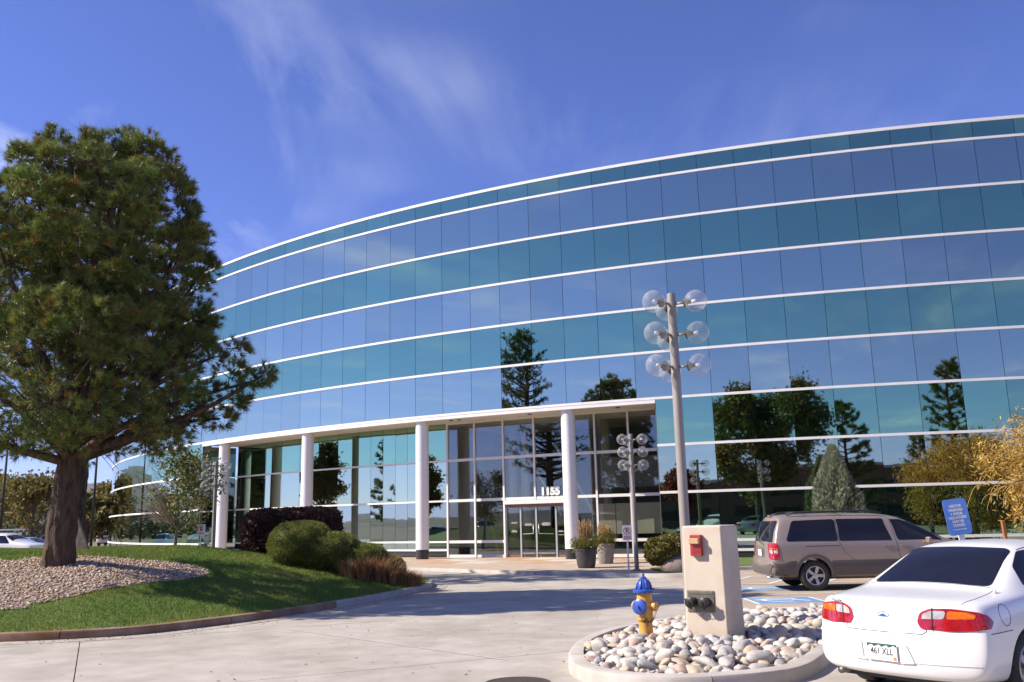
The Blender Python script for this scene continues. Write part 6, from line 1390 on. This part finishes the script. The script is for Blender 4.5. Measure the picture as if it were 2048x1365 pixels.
# ================================================================== OTHER CARS, FAR SETTING
def simple_car(kind):
    """parked car of one kind, built once; copies share its meshes"""
    t = thing('parked_car', 'x', 'car')
    if kind == 'sedan':
        st, rp, L, W, ar, wr, arch = ST, RP, 4.82, 0.88, (0.98, 3.70), 0.315, 0.355
        sw_ = [[(1.22, 1.01), (1.90, 0.99), (1.92, 1.33), (1.62, 1.315), (1.34, 1.18)], [(1.98, 0.99), (2.98, 0.975), (2.78, 1.28), (2.55, 1.335), (1.99, 1.335)]]
        tops = [[(-0.605, 0.905), (0.605, 0.905), (0.505, 1.62), (-0.505, 1.62)], [(-0.56, 2.80), (0.56, 2.80), (0.64, 3.60), (-0.64, 3.60)]]; backs = []; lamps = (0.70, 0.86)
    else:
        k = 1.0; st = [(0.00, 0.40, 0.84, 0.62, 1.02, 0.83, 1.08, 0.81, 1.60, 0.64, 1.66), (0.10, 0.36, 0.88, 0.62, 1.04, 0.86, 1.10, 0.84, 1.66, 0.66, 1.73), (1.0, 0.34, 0.90, 0.64, 1.05, 0.88, 1.11, 0.86, 1.70, 0.68, 1.76), (2.2, 0.34, 0.90, 0.64, 1.05, 0.88, 1.11, 0.86, 1.69, 0.68, 1.75), (2.6, 0.34, 0.90, 0.64, 1.05, 0.88, 1.11, 0.86, 1.62, 0.67, 1.68), (3.2, 0.34, 0.90, 0.64, 1.04, 0.88, 1.10, 0.85, 1.18, 0.74, 1.22), (3.9, 0.35, 0.89, 0.64, 1.01, 0.86, 1.05, 0.82, 1.10, 0.68, 1.13), (4.45, 0.38, 0.86, 0.62, 0.94, 0.82, 0.98, 0.78, 1.01, 0.62, 1.03), (4.60, 0.42, 0.82, 0.60, 0.80, 0.77, 0.84, 0.72, 0.87, 0.58, 0.89)]
        rp, L, W, ar, wr, arch = [(0.3, 0.0), (1.0, 0.02), (1.7, 0.16)], 4.6, 0.90, (0.95, 3.62), 0.36, 0.41
        sw_ = [[(0.30, 1.13), (1.02, 1.13), (1.02, 1.58), (0.42, 1.57)], [(1.08, 1.13), (1.98, 1.12), (1.96, 1.58), (1.08, 1.59)], [(2.04, 1.12), (3.00, 1.10), (2.56, 1.55), (2.04, 1.58)]]; tops = [[(-0.68, 2.62), (0.68, 2.62), (0.74, 3.14), (-0.74, 3.14)]]; backs = [[(-0.68, 1.12), (0.68, 1.12), (0.60, 1.56), (-0.60, 1.56)]]; lamps = (0.80, 1.0)
    me, bv = loft_body(st, rp, 0.14, 0.22, L, 2, [(y, wr) for y in ar], arch, W); link('body', me, t, white_paint)
    for p in tops: patch(bv, rounded(p, 0.1), 'top', 0.008, 'windscreen', car_glass, t, 0.09, 0.01)
    for p in backs: patch(bv, rounded(p, 0.1), 'back', 0.008, 'rear_window', car_glass, t, 0.09, 0.01)
    for side in ('right', 'left'):
        for p in sw_: patch(bv, rounded(p, 0.12), side, 0.008, 'side_window', car_glass, t, 0.08, 0.01)
    for s in (-1, 1):
        q = [(s * W * 0.55, lamps[0]), (s * W * 0.88, lamps[0]), (s * W * 0.88, lamps[1]), (s * W * 0.55, lamps[1])]; patch(bv, q if s > 0 else q[::-1], 'back', 0.012, 'tail_lamp', lamp_red, t, 0.06, 0.02)
        q = [(s * W * 0.45, 0.60), (s * W * 0.80, 0.60), (s * W * 0.80, 0.72), (s * W * 0.45, 0.72)]; patch(bv, q if s > 0 else q[::-1], 'front', 0.012, 'headlamp', lamp_clr, t, 0.06, 0.02)
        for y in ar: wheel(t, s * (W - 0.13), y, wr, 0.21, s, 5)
    MB().box((0, L / 2, 0.30), (1.3, L - 1.0, 0.08)).build('underbody', trimb, t)
    return t
proto = {}
def park(kind, label, paint, x, y, heading, group=None, z=0.0):
    if kind not in proto: proto[kind] = simple_car(kind); o = proto[kind]; 
    else: o = copy_tree(proto[kind])
    o['label'] = label
    if group: o['group'] = group
    elif 'group' in o: del o['group']
    set_place(o, x, y, z, math.radians(heading))
    for ch in o.children:
        if ch.name.startswith('body'):
            ch.material_slots[0].link = 'OBJECT'; ch.material_slots[0].material = paint
    return o
silver = car_paint('silver_paint', (0.42, 0.43, 0.44), (0.39, 0.40, 0.41), 0.3, 0.5); dkblue = car_paint('dark_blue_paint', (0.02, 0.035, 0.09), (0.025, 0.04, 0.10)); dkgrey = car_paint('graphite_paint', (0.06, 0.062, 0.066), (0.05, 0.052, 0.056), 0.3, 0.4); burg = car_paint('burgundy_paint', (0.16, 0.015, 0.02), (0.13, 0.012, 0.018)); greenp = car_paint('dark_green_paint', (0.02, 0.06, 0.045), (0.018, 0.05, 0.04))
pv = DP(45, 1085, 55.0); suv = park('suv', 'white utility vehicle with a ladder on its roof rack behind the pine', white_paint, pv[0] - 3.4, 56.0, 100, z=-0.05)
lad = thing('ladder', 'aluminium ladder lying on the roof rack of the white utility vehicle', 'ladder', (suv.location.x, suv.location.y, 1.86), -math.radians(100))
for s in (-1, 1): MB().bar((s * 0.2, -0.3, 0), (s * 0.2, 3.2, 0), 0.05, 0.09).build('ladder_rail', alloy_m, lad)
for k in range(11): MB().bar((-0.2, -0.1 + 0.3 * k, 0), (0.2, -0.1 + 0.3 * k, 0), 0.035).build('rung', alloy_m, lad)
for yy in (0.3, 2.0):
    b = MB(); b.bar((-0.6, yy, -0.08), (0.6, yy, -0.08), 0.04); b.bar((-0.6, yy, -0.2), (-0.6, yy, -0.06), 0.04); b.bar((0.6, yy, -0.2), (0.6, yy, -0.06), 0.04); o = b.build('rack_bar', trimb, suv); o.location = (0, 0, 1.91)
pq = DP(112, 1088, 60.0); park('sedan', 'silver sedan parked beside the white utility vehicle', silver, pq[0] - 4.6, 61.0, 95, z=-0.05)
pw_ = DP(208, 1086, 100.0); park('suv', 'white car parked at the far end of the mirror wall', white_paint, pw_[0], 100.0, 350, z=-0.05)
# cars seen only in the mirror wall
for kind, lab, pt, x, y, h in (('suv', 'silver utility vehicle mirrored in the glass wall below the willow', silver, 22.5, 9.0, 10), ('sedan', 'dark green sedan mirrored in the glass wall near the juniper', greenp, 17.5, 7.5, 5), ('suv', 'burgundy utility vehicle mirrored in the glass wall', burg, 27.0, 8.5, 0),
                              ('sedan', 'graphite sedan mirrored in the glass wall above the minivan', dkgrey, 11.5, -5.0, 0), ('suv', 'dark blue utility vehicle mirrored in the glass wall', dkblue, 15.0, -5.5, 180), ('sedan', 'silver sedan mirrored low in the glass beside the pillar', silver, -7.5, -5.0, 180), ('suv', 'white utility vehicle mirrored low in the glass beside the pillar', white_paint, -11.0, -5.2, 0), ('sedan', 'dark blue sedan mirrored low in the glass', dkblue, -14.5, -5.0, 0), ('suv', 'graphite utility vehicle mirrored in the recessed glass', dkgrey, -34.0, 22.0, 70), ('sedan', 'dark blue sedan mirrored in the recessed glass', dkblue, -36.0, 27.0, 70)):
    park(kind, lab, pt, x, y, h, z=0.0)
# trees across the drive, seen in the mirror wall
pine('spruce_pine', 'tall dark pine mirrored in the right end of the glass wall', (19.0, -20.0, 0), 15.6, env_cone(4.3, 0.62), 201, trunk_r=0.35, n_prim=64, K=20, nl=0.34, nw=0.045, h0=0.12, sec=7, tufts=4, tone0=(0.8, 0.85, 0.8))
pine('spruce_pine', 'dark pine mirrored in the glass wall behind the juniper', (5.6, -16.0, 0), 11.6, env_cone(3.6, 0.5), 202, trunk_r=0.3, n_prim=50, K=20, nl=0.34, nw=0.045, h0=0.2, sec=7, tufts=4, tone0=(0.8, 0.85, 0.8))
pine('spruce_pine', 'dark pine mirrored in the recessed glass left of the doors', (-35.5, 33.5, 0), 9.2, env_cone(2.6, 0.6), 203, trunk_r=0.25, n_prim=40, K=18, nl=0.3, nw=0.04, h0=0.15, sec=6, tufts=4, tone0=(0.8, 0.85, 0.8))
pine('spruce_pine', 'slim dark pine mirrored in the glass beside the taller pine', (14.0, -22.0, 0), 9.0, env_cone(2.2, 0.7), 204, trunk_r=0.2, n_prim=40, K=18, nl=0.3, nw=0.04, h0=0.1, sec=6, tufts=4, tone0=(0.85, 0.9, 0.85))
for lab, pos, H, cr_, sd, tn in (('broad golden-green tree mirrored in the glass above the pillar', (-8.8, -11.5), 12.2, 4.4, 211, GREEN[:2] + GOLD), ('second broad golden-green tree mirrored beside the first', (-1.8, -14.0), 12.8, 4.6, 212, GREEN[1:] + GOLD[:3]), ('red-leaved tree mirrored beside the lamp post', (-17.0, -6.5), 5.6, 2.4, 213, [(0.22, 0.03, 0.02), (0.16, 0.03, 0.02), (0.20, 0.07, 0.02)]), ('golden tree mirrored in the recessed glass', (-38.0, 29.0), 7.5, 2.8, 214, GOLD), ('golden tree mirrored in the far glass bays', (-52.0, 44.0), 9.0, 3.4, 215, GOLD)):
    broadleaf('autumn_tree', lab, (*pos, 0), H, cr_, sd, tn, 21000, 0.19, 0.22, 0.22, levels=4, twigr=0.02)
# low brown office across the street
brick_m = pm('brown_brick', (0.14, 0.085, 0.06), 0.9, col2=(0.10, 0.06, 0.045), scale=2, bump=0.3); stripg = pm('strip_window_glass', (0.02, 0.025, 0.03), 0.08)
bo = thing('brick_office', 'low brown brick office block mirrored in the glass wall', 'building', (0, -62, 0))
for x0, x1, h in ((-75, -30, 6.4), (-30, 14, 7.4), (14, 70, 6.6)):
    MB().box(((x0 + x1) / 2, 0, h / 2), (x1 - x0 - 0.05, 16, h)).build('wall', brick_m, bo); MB().box(((x0 + x1) / 2, 0, h + 0.2), (x1 - x0 + 0.4, 16.6, 0.4)).build('roof', roof_m, bo)
    for zf in (1.9, 4.9): 
        n = int((x1 - x0) / 5)
        for k in range(n):
            xa = x0 + 1 + k * (x1 - x0 - 2) / n; MB().box((xa + 2.0, 8.03, zf), (3.6, 0.08, 1.5)).build('window', stripg, bo)
# tall dark parking lot light poles
for px, lab in ((188, 'thin dark lot light pole beside the pine trunk'), (6, 'thin dark lot light pole left of the pine')):
    p = DP(px, 1000, 62.0); t = thing('lot_light_pole', lab, 'street lamp', (p[0], 62.0, -0.05)); MB().lathe([(0.10, 0), (0.07, 9.0), (0, 9.01)], 10).build('pole', trimb, t, smooth=True); MB().box((0.35, 0, 9.0), (0.7, 0.35, 0.22)).build('lamp_head', trimb, t)
for k, (px, py, Y, H, cr_) in enumerate(((62, 1085, 84.0, 6.2, 4.0), (172, 1090, 78.0, 4.2, 2.4), (235, 1090, 96, 6.0, 3.5), (-40, 1085, 92, 7.0, 4.5))):
    p = DP(px, py, Y); broadleaf('autumn_tree', ('yellow-green tree behind the white utility vehicle', 'small yellow tree beside the pine trunk', 'yellow tree beyond the end of the glass wall', 'yellow-green tree at the far left behind the pine')[k], (p[0], Y, -0.05), H, cr_, 230 + k, [(0.22, 0.18, 0.04), (0.16, 0.15, 0.04), (0.26, 0.19, 0.05)], 5000, 0.22, 0.2, 0.15, levels=3, twigr=0.03)
# hills and mountain to the left
def ridge(name, label, az0, az1, d0, d1, hfun, mat, na=120, nd=14):
    V = []; 
    for i in range(na):
        a = math.radians(az0 + (az1 - az0) * i / (na - 1))
        for j in range(nd):
            t = j / (nd - 1); d = d0 + (d1 - d0) * t; V.append((math.sin(a) * d, math.cos(a) * d, hfun(a, t) - 1.0))
    F = [(i * nd + j, i * nd + j + 1, (i + 1) * nd + j + 1, (i + 1) * nd + j) for i in range(na - 1) for j in range(nd - 1)]
    o = link(name, mesh_np(V, F), None, mat, True); tag(o, label, kind='structure'); return o
hill_m = pm('scrub_hill', (0.16, 0.13, 0.07), 0.95, col2=(0.045, 0.05, 0.028), scale=0.05, detail=8, lo=0.42, hi=0.56, col3=(0.22, 0.15, 0.08), scale3=0.008, f3=0.8)
mtn_m = pm('forest_mountain', (0.055, 0.065, 0.06), 0.95, col2=(0.09, 0.085, 0.08), scale=0.004, detail=8)
ridge('foothills', 'scrubby brown and green foothills behind the pine', -120, 20, 260, 760, lambda a, t: math.sin(math.pi * min(1, t * 0.75)) ** 1.3 * (20 + 7 * math.sin(9 * a + 1) + 4 * math.sin(23 * a) + 2 * math.sin(61 * a + 11 * t)) * (0.35 + 0.65 * t) * (0.35 + 0.65 * min(1, max(0, (math.degrees(a) + 75) / 25))), hill_m, 200, 18)
ridge('mountain', 'long blue mountain on the horizon', -140, 30, 3200, 5600, lambda a, t: math.sin(math.pi * min(1, t * 0.7)) ** 1.2 * (330 + 90 * math.sin(5 * a + 0.5) + 45 * math.sin(13 * a) + 18 * math.sin(41 * a + 9 * t)) * (0.3 + 0.7 * t) * (0.12 + 0.88 * min(1, max(0, (math.degrees(a) + 85) / 40))), mtn_m, 200, 18)
# scrub oak and trees dotted over the foothills: one far mass
rng = np.random.default_rng(77); n = 900; a = np.radians(rng.uniform(-60, -12, n)); d = rng.uniform(150, 620, n); t_ = (d - 260) / 500
hz = np.array([(math.sin(math.pi * min(1, max(0, tt) * 0.75)) ** 1.3 * (20 + 7 * math.sin(9 * aa + 1) + 4 * math.sin(23 * aa) + 2 * math.sin(61 * aa + 11 * tt)) * (0.35 + 0.65 * max(0, tt)) - 1.0) if tt > 0 else -0.05 for aa, tt in zip(a, t_)]); hz = np.maximum(hz, -0.05)
P = []; T = []
for k in range(n):
    c = np.array([math.sin(a[k]) * d[k], math.cos(a[k]) * d[k], hz[k] + 1.6]); m = 46; P.append(c + rng.normal(size=(m, 3)) * [1.9, 1.9, 1.3]); T.append(np.tile(np.array(((0.05, 0.06, 0.03), (0.07, 0.07, 0.03), (0.15, 0.11, 0.04), (0.04, 0.05, 0.03)))[rng.integers(0, 4)], (m, 1)))
V, F, C = leaves(np.concatenate(P), 0.75, np.concatenate(T), rng); o = link('far_scrub', mesh_np(V, F, C), None, leaf_m); tag(o, 'far scrub and trees covering the foothills', 'trees', kind='stuff')
# indoor plant behind the entrance glass
grass_clump('lobby_palm', 'green leafy plant inside the lobby behind the entrance glass', tuple(AR(12.75, RI - 1.0, 0.108)), 160, 2.3, 0.8, GREEN + [(0.09, 0.16, 0.03)], 301, 0.07, cat='plant')
# fallen leaves on the drive and a manhole cover
rng = np.random.default_rng(88); fp = resample([p for p in ISL_FRONT if -9 < p[0] and p[1] < 26.5], 0.05); k = rng.integers(0, len(fp), 420); off = np.abs(rng.normal(0, 0.35, 420)) + 0.06
P = np.stack([fp[k, 0] + off * 0.75, fp[k, 1] - off * 0.7, np.full(420, 0.012)], 1); far_ = np.stack([rng.uniform(-7, 3, 130), rng.uniform(9.5, 17, 130), np.full(130, 0.008)], 1); far_ = far_[~poly_dist(far_[:, :2], ISL)[1] & ~poly_dist(far_[:, :2], RIA)[1]]; P = np.concatenate([P, far_])
P = P[~poly_dist(P[:, :2], ISL)[1]]; nl_ = len(P); az = rng.uniform(0, 6.28, nl_); s_ = rng.uniform(0.012, 0.03, nl_)[:, None]; a_ = np.stack([np.cos(az), np.sin(az), rng.uniform(-.3, .3, nl_)], 1) * s_; b_ = np.stack([-np.sin(az), np.cos(az), rng.uniform(-.3, .3, nl_)], 1) * s_ * 0.6
V = np.stack([P - a_, P + b_, P + a_, P - b_], 1).reshape(-1, 3); F = np.arange(4 * nl_).reshape(-1, 4); tn = np.array(((0.20, 0.11, 0.04), (0.28, 0.19, 0.07), (0.13, 0.075, 0.035), (0.32, 0.24, 0.10)))[rng.integers(0, 4, nl_)]
o = link('fallen_leaves', mesh_np(V, F, np.repeat(tn, 4, 0)), None, leaf_m); tag(o, 'dry fallen leaves scattered along the mound kerb and drive', 'leaves', kind='stuff')
mh = G(1035, 1368); b = MB(); b.lathe([(0.36, 0.0), (0.36, 0.006), (0.33, 0.008), (0.32, 0.004), (0, 0.004)], 32); iron = pm('cast_iron', (0.06, 0.045, 0.038), 0.7, metal=0.3, col2=(0.09, 0.065, 0.05), scale=20, bump=0.3)
o = b.build('manhole_cover', iron, smooth=False); o.location = (mh[0], mh[1] + 0.05, 0.001); tag(o, 'dark iron manhole cover set in the concrete driveway', 'manhole cover')

# ================================================================== AIR
hv = bpy.data.materials.new('haze_air'); hv.use_nodes = True; t = hv.node_tree; t.nodes.clear()
ho = N(t, 'ShaderNodeOutputMaterial'); pv_ = N(t, 'ShaderNodeVolumePrincipled'); pv_.inputs['Color'].default_value = (0.86, 0.90, 1.0, 1); pv_.inputs['Density'].default_value = 0.00004; pv_.inputs['Anisotropy'].default_value = 0.2
t.links.new(pv_.outputs[0], ho.inputs['Volume'])
hz_ = MB().box((0, 0, 249), (12900, 12900, 502)).build('haze', hv); tag(hz_, 'thin blue haze over the distant mountain', 'haze', kind='stuff')
